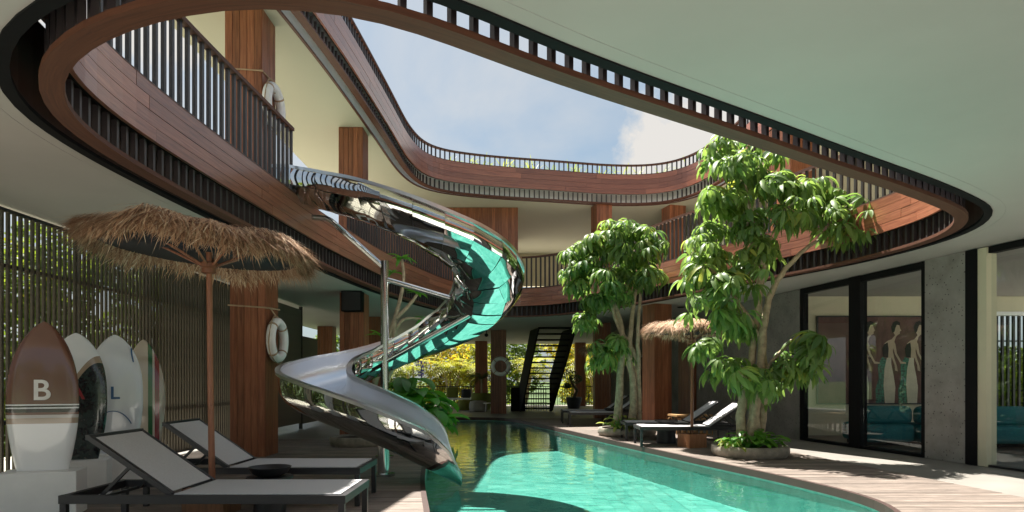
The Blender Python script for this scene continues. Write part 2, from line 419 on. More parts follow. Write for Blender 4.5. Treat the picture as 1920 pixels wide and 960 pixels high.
# ------------------------------------------------------------------ plan curves
C1 = Curve([(-2.2,3.48),(-1.64,3.25),(-1.15,3.2),(-.6,3.36),(.27,4.0),(1.61,4.87),(2.71,5.6),(3.76,6.28),(4.62,6.9),(5.1,7.35),(5.42,8.0),(5.5,8.8),
            (5.3,10),(4.84,11.2),(4.3,12.4),(3.7,13.8),(2.9,15.6),(2.05,17.1),(1.1,18.2),(0,18.6),(-1.0,18.2),(-1.7,17.0),(-2.2,15.3),(-2.65,13.4),(-2.9,11.5),(-3.06,9.87),(-3.17,7.9),(-3.24,6.4),(-3.24,5.3),(-3.1,4.5),(-2.73,3.9)], .2)
C2 = Curve([(-3.215,9.520),(-3.007,11.770),(-2.821,15.037),(-2.696,17.215),(-2.230,18.563),(-0.799,19.237),(1.327,19.704),(3.319,20.119),(4.770,19.911),(5.600,18.667),(5.963,16.074),(6.119,12.444),(6.015,9.333),(5.185,6.741),(3.111,4.770),(0.000,4.148),(-2.074,4.459),(-3.319,5.600),(-3.422,7.570)], .2)
POOL = Curve([(-.76,5.88),(-.95,7.0),(-1.12,8.2),(-1.45,11),(-1.8,14),(-2.1,17),(-2.2,19.6),(-1.9,20.6),(-1.1,20.8),(-.4,20.5),(.05,19.7),(.6,18),(1.2,15.8),(1.8,13.46),(2.35,11.4),(2.8,9.75),(3.15,8.6),(3.42,7.58),(3.58,6.7),(3.5,5.9),(3.0,5.0),(1.6,4.2),(.2,4.2),(-.55,4.9)], .25)

# ------------------------------------------------------------------ ground, floor, pool
FX0, FX1, FY0, FY1 = -7.3, 12.6, -1, 33
def setting(o, kind='structure'): o['kind'] = kind; return o
pool_poly = POOL.off(0)
mb = MB(); mb.sheet([[(-1500,-1500),(1500,-1500),(1500,1500),(-1500,1500)], [(FX0+.1,FY0+.1),(FX1-.1,FY0+.1),(FX1-.1,FY1-.1),(FX0+.1,FY1-.1)]], -.16)
setting(mb.build('ground', M['lawn']))
mb = MB(); mb.bbox((-14, -12.5, -.156), (18, FY0-.01, -.03))
setting(mb.build('bounce_paving_rear', plain('bounce_paving', (.70,.68,.63), .7, 0, .08, 3)))  # unseen pale ground added behind the camera to bounce sunlight under the slab
mb = MB(); mb.bbox((FX1+.01, FY0, -.156), (FX1+9, 15.5, -.03))
setting(mb.build('bounce_paving_side', bpy.data.materials['bounce_paving']))  # more added pale ground, out of view, bouncing sunlight into the glazed room
mb = MB(); mb.bbox((-8.0, FY0, -.05), (-5.72, 15.4, .004))
setting(mb.build('bounce_gravel_strip', plain('bounce_gravel', (.55,.53,.44), .85, 0, .2, 25, .3)))  # pale strip added outside the slat screen to bounce sunlight through the gaps
mb = MB(); fr = [(FX0,FY0),(FX1,FY0),(FX1,FY1),(FX0,FY1)]
mb.sheet([fr, POOL.off(.05)], -.006); mb.add([(x,y,-.3) for x,y in fr]+[(x,y,-.006) for x,y in fr], [(i,(i+1)%4,4+(i+1)%4,4+i) for i in range(4)])
setting(mb.build('terrace_floor', M['floor']))
ZP = -.55
mb = MB(); mb.sheet([POOL.off(.09)], ZP-.004); POOL.sweep(mb, [(.02, ZP-.02),(.09, ZP-.02),(.09, .0),(.02, .0)])
setting(mb.build('pool_basin', M['tile']))
mb = MB(); ts = .2
for i in range(int(7/ts)):
    for j in range(int(18/ts)):
        x, y = -2.4+i*ts, 4+j*ts
        if inside(x+ts/2, y+ts/2, pool_poly):
            z = ZP+random.uniform(0, .003)
            mb.add([(x+.0025,y+.0025,z),(x+ts-.0025,y+.0025,z),(x+ts-.0025,y+ts-.0025,z),(x+.0025,y+ts-.0025,z)], [(0,1,2,3)])
po = mb.build('pool_tiles', M['tile']); po['kind'] = 'stuff'; po['label'] = 'teal square tiles on the bottom of the pool'; po['category'] = 'pool tiles'
mb = MB(); mb.sheet([POOL.off(.018)], -.075)
setting(leaf_mesh_build(mb, 'pool_water', M['water']))
mb = MB(); POOL.sweep(mb, rect(-.004, .05, -.06, .03))
o = setting(mb.build('pool_edge', M['edge']))

# deck boards, each an object
deck = thing('timber_deck', 'weathered timber deck boards laid around the curved pool edge', 'deck', (0,0,0))
left_zone = [(-5.3, 3.0), (5, 3.0), (5, 13.0), (-5.3, 13.0)]
def right_limit(y):
    pts = [(3.0, 5.35), (6.55, 5.2), (10.83, 4.66), (15, 4.0), (21, 2.9)]
    for (a, xa), (b, xb) in zip(pts, pts[1:]):
        if a <= y <= b: return xa+(xb-xa)*(y-a)/(b-a)
    return 2.9
edge = POOL.off(.05)
bw = .125
y = 3.0; boards_l = boards_r = 0
def board(xa0, xa1, xb0, xb1, y0, y1):
    z0, z1 = -.004, .022 + random.uniform(-.0015, .0015)
    cx, cy = (xa0+xb0)/2, (y0+y1)/2
    mb = MB(); vs = [(xa0,y0),(xb0,y0),(xb1,y1),(xa1,y1)]
    mb.add([(x,y_,z0) for x,y_ in vs]+[(x,y_,z1) for x,y_ in vs], [(3,2,1,0),(4,5,6,7),(0,1,5,4),(1,2,6,5),(2,3,7,6),(3,0,4,7)])
    o = mb.build('deck_board', M['deck'], deck, off=(cx, cy, 0)); o.location = (cx, cy, 0)
def split_board(xa0, xa1, xb0, xb1, y0, y1):
    """cuts a long row into boards about 2.4 m long"""
    L0 = min(xb0, xb1)-max(xa0, xa1)
    if L0 < 3.4: board(xa0, xa1, xb0, xb1, y0, y1); return
    x = max(xa0, xa1)+random.uniform(1.2, 2.4)
    board(xa0, xa1, x-.003, x-.003, y0, y1)
    board(x+.003, x+.003, xb0, xb1, y0, y1)
while y < 21:
    y0, y1 = y+.004, y+bw-.004
    c0, c1 = xcross(edge, y0), xcross(edge, y1)
    if len(c0) >= 2 and len(c1) >= 2:
        if y < 13: split_board(-5.3, -5.3, c0[0], c1[0], y0, y1)
        if y < 20.4:
            split_board(c0[-1], c1[-1], right_limit(y0), right_limit(y1), y0, y1)
    else:
        if y < 13: split_board(-5.3, -5.3, right_limit(y0), right_limit(y1), y0, y1)
    y += bw

# ------------------------------------------------------------------ storeys: slabs with the curved openings
ZC = 3.1
slab = thing('floor_slab', 'pale plaster ceiling and slab of the upper storey with the big teardrop opening over the pool', 'ceiling', (0,0,ZC))
SR = [(-5.65,.4),(12.0,.4),(12.0,32.5),(-7.2,32.5),(-7.2,15.5),(-5.65,15.5)]
def world(mb, name, m, parent, smooth=False):
    return mb.build(name, m, parent, smooth, off=parent.location)
mb = MB(); mb.sheet([SR, C1.off(.33)], ZC); world(mb, 'ceiling', M['ceiling'], slab)
mb = MB(); mb.sheet([SR, C1.off(.34)], 3.86); world(mb, 'upper_floor', plain('pale_upper_floor', (.6,.56,.48), .6, 0, .08, 2), slab)
mb = MB(); mb.add([(x,y,ZC) for x,y in SR]+[(x,y,3.86) for x,y in SR], [(i,(i+1)%6,6+(i+1)%6,6+i) for i in range(6)]); world(mb, 'outer_edge', M['ceiling'], slab)
mb = MB(); C1.sweep(mb, rect(.325, .36, ZC+.003, 3.85)); world(mb, 'opening_edge', M['edge'], slab)
mb = MB(); C1.sweep(mb, rect(.46, .464, ZC-.002, ZC+.01)); world(mb, 'joint_line', plain('plaster_joint', (.40,.37,.355), .8), slab)
mb = MB(); C1.sweep(mb, rect(.265, .345, ZC-.012, ZC+.02)); world(mb, 'shadow_trim', M['black'], slab)
ZR = 6.8
roof = thing('roof_slab', 'pale green roof slab with a second curved opening to the sky', 'roof', (0,0,ZR))
RR = [(-5.35,.8),(11.5,.8),(11.5,28.3),(-5.35,28.3)]
mb = MB(); mb.sheet([RR, C2.off(.33)], ZR); world(mb, 'ceiling', M['roofceil'], roof)
mb = MB(); mb.sheet([RR, C2.off(.34)], 7.58); world(mb, 'roof_top', M['floor'], roof)
mb = MB(); mb.add([(x,y,ZR) for x,y in RR]+[(x,y,7.58) for x,y in RR], [(i,(i+1)%4,4+(i+1)%4,4+i) for i in range(4)]); world(mb, 'outer_edge', M['ceiling'], roof)
mb = MB(); C2.sweep(mb, rect(.325, .36, ZR+.003, 7.57)); world(mb, 'opening_edge', M['white'], roof)
mb = MB(); C2.sweep(mb, rect(.30, .345, ZR-.006, ZR+.02)); world(mb, 'shadow_trim', M['ring'], roof)

def bar_mesh(w, d, z0, z1, name, mat):
    mb = MB(); mb.bbox((-w/2, -d/2, z0), (w/2, d/2, z1)); return mb.build(name, mat, data_only=True)
def fascia(crv, root, zring, z0, z1, courses):
    base = root.location
    mb = MB(); crv.sweep(mb, rect(-.01, .125, zring-.03, zring+.01)); world(mb, 'ring_board', M['ring'], root)
    h = (z1-z0)/courses
    n_seg = max(1, round(crv.len/2.6))
    for k in range(courses):
        ph = random.random()*crv.n/n_seg
        for j in range(n_seg):
            a = ph + j*crv.n/n_seg; b = ph + (j+1)*crv.n/n_seg
            mb = MB(); crv.sweep(mb, rect(-.008+random.uniform(-.002,.002), .03, z0+k*h+.0028, z0+(k+1)*h-.0028), a, b, .012)
            world(mb, 'plank', M['fascia'], root)
    mb = MB(); crv.sweep(mb, rect(.028, .05, z0+.002, z1-.002)); world(mb, 'backing', M['black'], root)
    mb = MB(); crv.sweep(mb, rect(.004, .325, z1+.002, z1+.02)); world(mb, 'top_board', M['ring'], root)
def bars(crv, root, me, name, spacing, off, z, skip=None):
    n = min(299, round(crv.len/spacing)); b = root.location
    for k in range(n):
        p, nn = crv.at(k*crv.n/n)
        if skip and skip(p): continue
        q = p+nn*off
        inst(me, name, root, (q.x-b.x, q.y-b.y, z-b.z), (0, 0, math.atan2(nn.y, nn.x)))

f1 = thing('balcony_fascia', 'reddish brown planked band with hanging bars round the lower opening', 'balcony edge', (0,0,ZC))
fascia(C1, f1, 3.095, 3.38, 3.88, 4)
bars(C1, f1, bar_mesh(.045, .035, 0, .275, 'hanging_bar', M['bar']), 'hanging_bar', .14, .075, 3.105)
rl = thing('balcony_railing', 'dark vertical bar railing with timber handrail on the upper storey', 'railing', (0,0,3.9))
gap = lambda p: p.x < -2.6 and 9.15 < p.y < 11.4
bars(C1, rl, bar_mesh(.035, .04, 0, .87, 'baluster', M['bar']), 'baluster', .14, .045, 3.9, gap)
gi = [i for i in range(C1.n) if gap(C1.p[i])]
def contiguous_after(ids, n):
    s = set(ids)
    end = [i for i in ids if (i+1) % n not in s][0]; start = [i for i in ids if (i-1) % n not in s][0]
    return start, end
g0, g1 = contiguous_after(gi, C1.n)
i0 = g1; i1 = g0 if g0 > g1 else g0 + C1.n
mb = MB(); C1.sweep(mb, rect(.0, .085, 4.77, 4.815), i0+.8, i1-.8+0); world(mb, 'handrail', M['ring'], rl)
mb = MB(); C1.sweep(mb, rect(.015, .07, 3.9, 3.915), i0+.8, i1-.8); world(mb, 'bottom_rail', M['bar'], rl)

f2 = thing('roof_fascia', 'planked timber band with hanging bars round the roof opening against the sky', 'roof edge', (0,0,ZR))
fascia(C2, f2, 6.8, 7.08, 7.69, 4)
bars(C2, f2, bar_mesh(.04, .03, 0, .265, 'hanging_bar', M['bar']), 'hanging_bar', .155, .095, 6.812)
rp2 = thing('roof_railing', 'low timber rail on short bars along the roof edge', 'railing', (0,0,7.71))
bars(C2, rp2, bar_mesh(.04, .03, 0, .26, 'baluster', M['bar']), 'baluster', .155, .05, 7.715)
mb = MB(); C2.sweep(mb, rect(.0, .1, 7.975, 8.015)); world(mb, 'handrail', M['ring'], rp2)

# ------------------------------------------------------------------ columns
plank_cache = {}
def column(x, y, z0, z1, w, rz, label, group='timber clad columns'):
    t = thing('column', label, 'column', (x, y, z0), rz, group)
    h = z1-z0; n = max(4, round(w/.1)); pw = w/n
    mb = MB(); mb.bbox((-w/2+.012, -w/2+.012, 0), (w/2-.012, w/2-.012, h-.004)); mb.build('core', M['black'], t)
    key = (round(w,3), round(h,3))
    if key not in plank_cache:
        mb = MB(); mb.bbox((-pw/2+.003, -.01, .002), (pw/2-.003, .01, h-.006)); plank_cache[key] = mb.build('plank', M['column'], data_only=True)
    me = plank_cache[key]
    for s in range(4):
        a = s*math.pi/2
        for k in range(n):
            u = -w/2+pw*(k+.5); v = -w/2+.002
            inst(me, 'plank', t, (u*math.cos(a)-v*math.sin(a), u*math.sin(a)+v*math.cos(a), 0), (0, 0, a))
    return t
cl = [(-4.13,10.27,0,3.1,.54,0,'timber column carrying the near white lifebuoy, beside the left thatched umbrella'),
      (-4.02,9.85,3.86,6.8,.54,0,'upper storey timber column with a rope and lifebuoy behind the left railing'),
      (-3.42,13.9,0,3.1,.5,0,'timber column with a black loudspeaker at its top, behind the slide'),
      (-3.55,14.35,3.86,6.8,.52,0,'upper storey timber column behind the start of the slide'),
      (-6.45,22.3,0,3.1,.5,0,'far left timber column beyond the closed screens'),
      (-4.05,19.0,0,3.1,.5,0,'timber column in shade behind the frangipani'),
      (-.5,24.0,0,3.1,.56,0,'timber column with the far lifebuoy, left of the black staircase'),
      (-1.45,30.4,0,3.1,.55,0,'slim far timber column behind the potted palm'),
      (2.93,20.9,0,3.1,.5,0,'timber column behind the smaller umbrella tree'),
      (3.35,31.5,0,3.1,.5,0,'far timber column right of the black staircase'),
      (3.6,15.9,0,3.1,.5,R(24),'turned timber column behind the right thatched umbrella'),
      (2.85,20.4,3.86,6.8,.5,R(14),'upper storey timber column above the smaller umbrella tree'),
      (5.2,20.6,3.86,6.8,.55,R(14),'upper storey timber column under the right end of the roof edge'),
      (6.2,14.2,3.86,6.8,.7,R(20),'sunlit upper storey column rising behind the tall umbrella tree')]
for a in cl: column(*a)
# loudspeaker on the column
t = thing('loudspeaker', 'black loudspeaker fixed at the top of the column behind the slide', 'loudspeaker', (-3.36, 13.5, 2.66))
mb = MB(); mb.box((0, 0, .22), (.42, .26, .42)); mb.build('cabinet', M['black'], t)
mb = MB(); mb.box((0, -.135, .22), (.38, .01, .38)); mb.build('grille', M['dark'], t)
mb = MB(); mb.bar((0, .13, .2), (0, .16, .2), .12, .12); mb.build('bracket', M['dark'], t)
# pilaster on right wall, upper wood rooms
t = thing('timber_room', 'timber clad room on the upper storey behind the slide', 'room', (-2.6, 20.6, 3.86))
mb = MB(); mb.bbox((-2.2, .03, 0), (2.75, 5, 2.935)); mb.build('core', M['black'], t)
mb = MB(); mb.bbox((-.05, -.012, .002), (.05, .012, 2.93)); wp = mb.build('plank', M['column'], data_only=True)
for k in range(48): inst(wp, 'plank', t, (-2.15+k*.104, 0, 0))
for k in range(46): inst(wp, 'plank', t, (2.78, .1+k*.104, 0), (0, 0, R(90)))
t = thing('timber_bay', 'timber clad wall bay on the upper storey at right of the bare column', 'wall', (6.3, 22.2, 3.86))
mb = MB(); mb.bbox((-1.6, .03, 0), (3, 4, 2.0)); mb.build('core', M['black'], t)
mb = MB(); mb.bbox((-.05, -.012, .002), (.05, .012, 2.0)); wp2 = mb.build('plank', M['column'], data_only=True)
for k in range(44): inst(wp2, 'plank', t, (-1.55+k*.104, 0, 0))
for k in range(36): inst(wp2, 'plank', t, (-1.62, .1+k*.104, 0), (0, 0, R(90)))
# upper storey pale walls
t = thing('upper_wall', 'pale wall at the far end of the upper storey', 'wall', (2, 28, 3.86))
mb = MB(); mb.bbox((-7.5, 0, 1.5), (9.4, .2, 2.935)); mb.build('panel', M['cream'], t)
mb = MB(); mb.bbox((-7.5, 2.4, .0), (9.4, 2.6, 1.0)); mb.build('white_parapet', M['white'], t)
t = thing('upper_side_wall', 'pale ribbed wall with a dark ledge on the right of the upper storey', 'wall', (8.6, 8, 3.86))
mb = MB(); mb.bbox((0, -6.5, 0), (.2, 14, 2.935)); mb.build('panel', M['roofceil'], t)
for k in range(9):
    mb = MB(); mb.bbox((-.03, -1+k*1.5, .5), (-.003, -.97+k*1.5, 2.7)); mb.build('rib', M['cream'], t)
mb = MB(); mb.bbox((-.25, -6.5, .95), (-.004, 14, 1.1)); mb.build('ledge', M['dark'], t)
mb = MB(); mb.bbox((-.18, -6.5, .004), (-.004, 14, .35)); mb.build('skirting', M['white'], t)

t = thing('downlight', 'small round black downlight in the ceiling near the turned column', 'downlight', (4.3, 16.3, ZC-.03))
mb = MB(); mb.lathe([(.0,0),(.07,.0),(.075,.028)], 18); mb.build('housing', M['black'], t, True)
mb = MB(); mb.lathe([(.075,.012),(.095,.014),(.095,.027),(.075,.027)], 18); mb.build('ring', M['dark'], t, True)
t = thing('camera_dome', 'small dark security camera under the ceiling beside the far lifebuoy column', 'camera', (-.95, 23.7, ZC-.2))
mb = MB(); mb.tube([(0,0,.2),(0,0,.06)], .025, 8); mb.build('mount', M['dark'], t)
mb = MB(); mb.lathe([(0,-.06),(.05,-.04),(.07,.0),(.06,.06),(0,.08)], 14); mb.build('housing', M['black'], t, True)

# ------------------------------------------------------------------ slatted screen, left
scr = thing('slatted_screen', 'tall dark brown vertical slat screen behind the surfboards', 'screen', (-5.45, 9.3, 0))
mb = MB(); mb.bbox((-.015, -.0158, .06), (.015, .0158, 3.03)); sm_ = mb.build('slat', M['screen'], data_only=True)
k = 0; y = 3.4
while y < 12.6:
    inst(sm_, 'slat', scr, (0, y-9.3, 0), (0, 0, R(random.uniform(-2, 2)))); y += .088
for z in (.05, .75, 2.45, 3.05):
    mb = MB(); mb.bbox((-.035, 3.3-9.3, z-.022), (-.018, 12.6-9.3, z+.022)); mb.build('rail', M['dark'], scr)
for yy in (3.3, 4.9, 6.5, 8.1, 9.7, 11.3, 12.65):
    mb = MB(); mb.bbox((-.09, yy-9.33, 0), (-.04, yy-9.27, 3.09)); mb.build('post', M['dark'], scr)
t = thing('closed_screen', 'closed full height dark louvre panel beside the lifebuoy column', 'screen', (-5.35, 14.4, 0))
mb = MB(); mb.bbox((-.02, -1.8, .15), (.02, 1.75, 3.0)); mb.build('backing', M['dark'], t)
mb = MB(); mb.bbox((-.006, -.049, .15), (.006, .049, 3.0)); wp3 = mb.build('slat', M['panel'], data_only=True)
for k in range(35): inst(wp3, 'slat', t, (.028, -1.74+k*.102, 0))
mb = MB(); mb.bbox((-.03, -1.85, 0), (.05, -1.8, 3.08)); mb.bbox((-.03, 1.75, 0), (.05, 1.8, 3.08)); mb.build('frame', M['dark'], t)
t = thing('low_closed_screen', 'lower dark louvre panels with light above them, left of the slide', 'screen', (-5.35, 16.9, 0))
mb = MB(); mb.bbox((-.02, -.66, .12), (.02, .62, 2.35)); mb.build('backing', M['dark'], t)
mb = MB(); mb.bbox((-.006, -.049, .12), (.006, .049, 2.35)); wp4 = mb.build('slat', M['panel'], data_only=True)
for k in range(12): inst(wp4, 'slat', t, (.028, -.58+k*.102, 0))
mb = MB(); mb.bbox((.036, -.66, 1.1), (.05, .62, 1.15)); mb.build('rail', M['dark'], t)

# ------------------------------------------------------------------ right wall: concrete, glass, room
WA = Vector((5.9, 13.1, 0)); wd = Vector((.188, -.982, 0)).normalized()      # along the wall towards the camera
wn_ = Vector((-wd.y, wd.x, 0))                                                # into the room (+x)
if wn_.x < 0: wn_ = -wn_
wrot = math.atan2(wd.y, wd.x)
def wall_s(u):      # distance along the wall where picture column u meets it
    # X = u' Y ; solve WA + s*wd
    q = (u-960)/1200
    return (q*WA.y-WA.x)/(wd.x-q*wd.y)
def wall_piece(mb, s0, s1, z0, z1, d0, d1, org):
    vs = []
    for s_, d_ in ((s0,d0),(s1,d0),(s1,d1),(s0,d1)):
        p = WA + wd*s_ + wn_*d_ - Vector(org); vs.append(p)
    mb.add([(v.x,v.y,z0) for v in vs]+[(v.x,v.y,z1) for v in vs], [(3,2,1,0),(4,5,6,7),(0,1,5,4),(1,2,6,5),(2,3,7,6),(3,0,4,7)])
sW = {u: wall_s(u) for u in (1180, 1195, 1220, 1500, 1506, 1593, 1614, 1730, 1736, 1815, 1836, 1853)}
t = thing('grey_wall', 'dark grey concrete wall behind the right loungers', 'wall', (5.2, 16, 0))
ss = [sW[1500]-.02]
mb_far = -11.6
edges = [sW[1500]-.01 - k*(sW[1500]-.01-mb_far)/5 for k in range(6)]
sd0 = -9.0
for a, b in zip(edges[1:], edges):
    if a < sd0-1.0 and b > sd0-1.0 or (a < sd0 and b > sd0): pass
    mb = MB(); wall_piece(mb, a+.006, b-.006, 0, 3.09, 0, .2, t.location); mb.build('concrete_panel', M['concrete_grey'], t)
mb = MB(); wall_piece(mb, mb_far, edges[0], 0, 3.08, .03, .15, t.location); mb.build('core', M['dark'], t)
# door set in front of the dark wall
t = thing('door', 'black door in the dark grey wall left of the turned column', 'door', tuple(WA+wd*-9.0))
mb = MB(); wall_piece(mb, -8.9, -8.0, .02, 2.0, -.03, -.004, t.location); mb.build('leaf', M['black'], t)
mb = MB(); wall_piece(mb, -8.97, -8.91, .02, 2.06, -.04, -.003, t.location); wall_piece(mb, -7.99, -7.93, .02, 2.06, -.04, -.003, t.location); mb.build('frame', M['dark'], t)
mb = MB(); wall_piece(mb, -8.85, -8.81, .9, 1.1, -.09, -.06, t.location); mb.build('handle', M['pipe'], t)
t = thing('wall_pilaster', 'dark timber pilaster on the grey wall behind the right umbrella pole', 'pilaster', tuple(WA+wd*-4.2))
sp0, sp1 = wall_s(1276), wall_s(1306)
npl = 5
for k in range(npl):
    a = sp0+(sp1-sp0)*k/npl; b = sp0+(sp1-sp0)*(k+1)/npl
    mb = MB(); wall_piece(mb, a+.004, b-.004, 0, 2.6, -.07, -.004, t.location); mb.build('plank', M['column'], t)
# concrete pillar
t = thing('concrete_pillar', 'pale pitted concrete pillar between the glass panes and the open doorway', 'pillar', tuple(WA+wd*sW[1770] if 1770 in sW else WA+wd*wall_s(1775)))
mb = MB(); wall_piece(mb, sW[1736]+.012, sW[1815]-.01, 0, 3.095, -.03, .5, t.location); mb.build('shaft', M['concrete'], t)
# windows
wt = thing('glazed_wall', 'black framed floor to ceiling glazing showing the painting inside', 'window', tuple(WA))
def wp_(name, m, s0, s1, z0, z1, d0, d1):
    mb = MB(); wall_piece(mb, s0, s1, z0, z1, d0, d1, wt.location); return mb.build(name, m, wt)
a0, a1, b0, b1 = sW[1500], sW[1736], sW[1593], sW[1614]
wp_('frame', M['black'], a0, a0+.1, 0, 3.09, 0, .12)
wp_('mullion', M['black'], b0, b1, .0, 3.09, -.02, .13)
wp_('frame', M['black'], a1-.09, a1+.008, 0, 3.09, 0, .12)
wp_('head', M['black'], a0+.1, b0-.002, 2.98, 3.088, 0.002, .118)
wp_('head', M['black'], b1+.002, a1-.092, 2.98, 3.088, 0.002, .118)
wp_('sill', M['black'], a0+.1, b0-.002, 0, .05, 0.002, .118)
wp_('sill', M['black'], b1+.002, a1-.092, 0, .05, 0.002, .118)
wp_('pane', M['glass'], a0+.102, b0-.004, .052, 2.978, .05, .058)
wp_('pane', M['glass'], b1+.004, a1-.094, .052, 2.978, .05, .058)
dt = thing('sliding_door', 'glass sliding door at the right end with black post and cream jamb', 'door', tuple(WA+wd*sW[1836]))
def dp_(name, m, s0, s1, z0, z1, d0, d1):
    mb = MB(); wall_piece(mb, s0, s1, z0, z1, d0, d1, dt.location); return mb.build(name, m, dt)
dp_('post', M['black'], sW[1815], sW[1836], 0, 3.09, -.05, .15)
dp_('jamb', M['cream'], sW[1836]+.003, sW[1853], 0, 3.085, -.03, .14)
dp_('head', M['black'], sW[1853], 7.4, 3.0, 3.088, 0, .12)
dp_('track', M['dark'], sW[1853], 7.4, 0, .03, 0, .12)
dp_('pane', M['glass'], sW[1853]+.004, 7.38, .034, 2.998, .05, .058)
dp_('post', M['black'], 7.402, 7.55, 0, 3.09, -.05, .15)
wt2 = thing('near_wall', 'concrete wall outside the right of the picture', 'wall', tuple(WA+wd*12))
mb = MB(); wall_piece(mb, 7.56, 8.6, 0, 3.095, 0, .2, wt2.location); mb.build('concrete_panel', M['concrete'], wt2)
# room interior
M['room'] = plain('room_plaster', (.78,.70,.52), .7, 0, .03, 2)
rm = thing('room_back_wall', 'cream inner wall of the glazed room, carrying the painting', 'wall', (8, 14.2, 0))
mb = MB(); mb.bbox((-2.25, 0, 0), (2.35, .15, 3.085)); mb.build('panel', M['room'], rm)
mb = MB(); mb.bbox((2.36, 0, 2.75), (6.2, .15, 3.085)); mb.build('lintel', M['cream'], rm)
mb = MB(); mb.bbox((2.36, -.02, 2.66), (6.2, .12, 2.745)); mb.build('curtain_rail', M['white'], rm)
mb = MB(); mb.bbox((2.36, 0.0, .0), (6.2, .12, .3)); mb.build('sill_wall', M['cream'], rm)
bm_ = bar_mesh(.045, .05, .3, 2.655, 'screen_bar', M['dark'])
for k in range(30): inst(bm_, 'screen_bar', rm, (2.42+k*.125, .06, 0))
for z in (1.0, 2.1):
    mb = MB(); mb.bbox((2.36, .095, z-.015), (6.2, .11, z+.015)); mb.build('screen_rail', M['dark'], rm)
t = thing('timber_floor', 'dark brown floor of the glazed room', 'floor', (9, 9, 0))
fl = [WA+wd*-1.2+wn_*.13, WA+wd*14+wn_*.13, Vector((12.0, -.6, 0)), Vector((12.0, 14.19, 0)), Vector((5.9, 14.19, 0))]
mb = MB(); mb.sheet([[(p.x-9, p.y-9) for p in fl]], .0); mb.build('boards', plain('room_floor_wood', (.10, .06, .045), .35), t)
# painting (plain generic figures)
pt = thing('painting', 'large framed painting of three women in profile in pale and green skirts', 'painting', (7.95, 14.16, .72))
PW, PH = 2.35, 1.9
M['canvas'] = plain('painted_maroon', (.15, .072, .062), .7, 0, .3, 3)
M['pskin'] = plain('painted_skin', (.58, .45, .33), .7, 0, .1)
M['phair'] = plain('painted_black', (.012, .01, .01), .7)
M['pskirt'] = plain('painted_cream', (.68, .61, .48), .7, 0, .1)
def pgreen():
    m, t_, p = mat_base('painted_green'); f = noise(t_, coord(t_), 22, 3)
    t_.links.new(ramp(t_, f, [(.42, (.012, .05, .04)), (.55, (.03, .22, .14))]), p.inputs['Base Color']); return m
M['pgreen'] = pgreen()
mb = MB(); mb.bbox((-PW/2, 0, 0), (PW/2, .035, PH)); mb.build('canvas', M['canvas'], pt)
mb = MB()
for a, b in (((-PW/2-.03, -.01, -.03), (PW/2+.03, .034, 0)), ((-PW/2-.03, -.01, PH), (PW/2+.03, .034, PH+.03)), ((-PW/2-.03, -.01, 0), (-PW/2, .034, PH)), ((PW/2, -.01, 0), (PW/2+.03, .034, PH))): mb.bbox(a, b)
mb.build('frame', M['dark'], pt)
def flat(pts, y, mt, name, par, x0, sc=1):
    mb = MB(); o = 0
    for x, z in pts: mb.v.append(Vector((x0+x*sc, y, z)))
    for a, b, c in tessellate_polygon([[Vector((x, z, 0)) for x, z in pts]]): mb.face((a, b, c))
    return leaf_mesh_build(mb, name, mt, par)
for fx in (-.82, -.12, .46, 1.02-.06):
    if fx == -.82: continue
    fig = bpy.data.objects.new('painted_woman', None); C.objects.link(fig); fig.parent = pt; fig.location = (0, 0, 0)
    sk = [(-.16,.0),(.05,.0),(.07,.35),(.03,.62),(-.02,.86),(-.02,1.0),(-.12,1.0),(-.17,.75),(-.19,.4)]
    gr = [(-.36,.0),(-.17,.0),(-.19,.4),(-.17,.75),(-.12,.98),(-.22,1.02),(-.32,.85),(-.3,.55),(-.37,.3)]
    to = [(-.12,1.0),(.0,1.0),(.02,1.2),(.05,1.36),(.02,1.42),(-.1,1.38),(-.17,1.32),(-.15,1.15)]
    bl = [(-.2,1.02),(-.09,1.0),(-.08,1.2),(-.1,1.34),(-.18,1.3),(-.22,1.2)]
    he = [(-.02,1.40),(.06,1.5),(.03,1.56),(.02,1.66),(.07,1.74),(.15,1.73),(.175,1.65),(.2,1.6),(.17,1.585),(.165,1.53),(.12,1.505),(.08,1.46),(.05,1.37)]
    ha = [(.0,1.55),(-.03,1.68),(.02,1.79),(.1,1.82),(.17,1.78),(.17,1.72),(.1,1.73),(.07,1.66),(.05,1.58)]
    am = [(.03,1.38),(.07,1.3),(.1,1.1),(.2,.92),(.3,.9),(.3,.87),(.18,.87),(.06,1.08),(.01,1.25)]
    a2 = [(-.05,1.2),(.0,1.2),(.04,1.0),(.1,.82),(.12,.7),(.06,.72),(.05,.84),(-.02,1.02)]
    for nm, g, mt, yy in (('painted_skirt', gr, 'pgreen', -.002), ('painted_skirt', sk, 'pskirt', -.003), ('painted_body', to, 'pskin', -.004), ('painted_blouse', bl, 'phair', -.005),
                          ('painted_face', he, 'pskin', -.006), ('painted_hair', ha, 'phair', -.007), ('painted_arm', am, 'pskin', -.008), ('painted_arm', a2, 'pskin', -.009)):
        flat(g, yy, M[mt], nm, fig, fx)
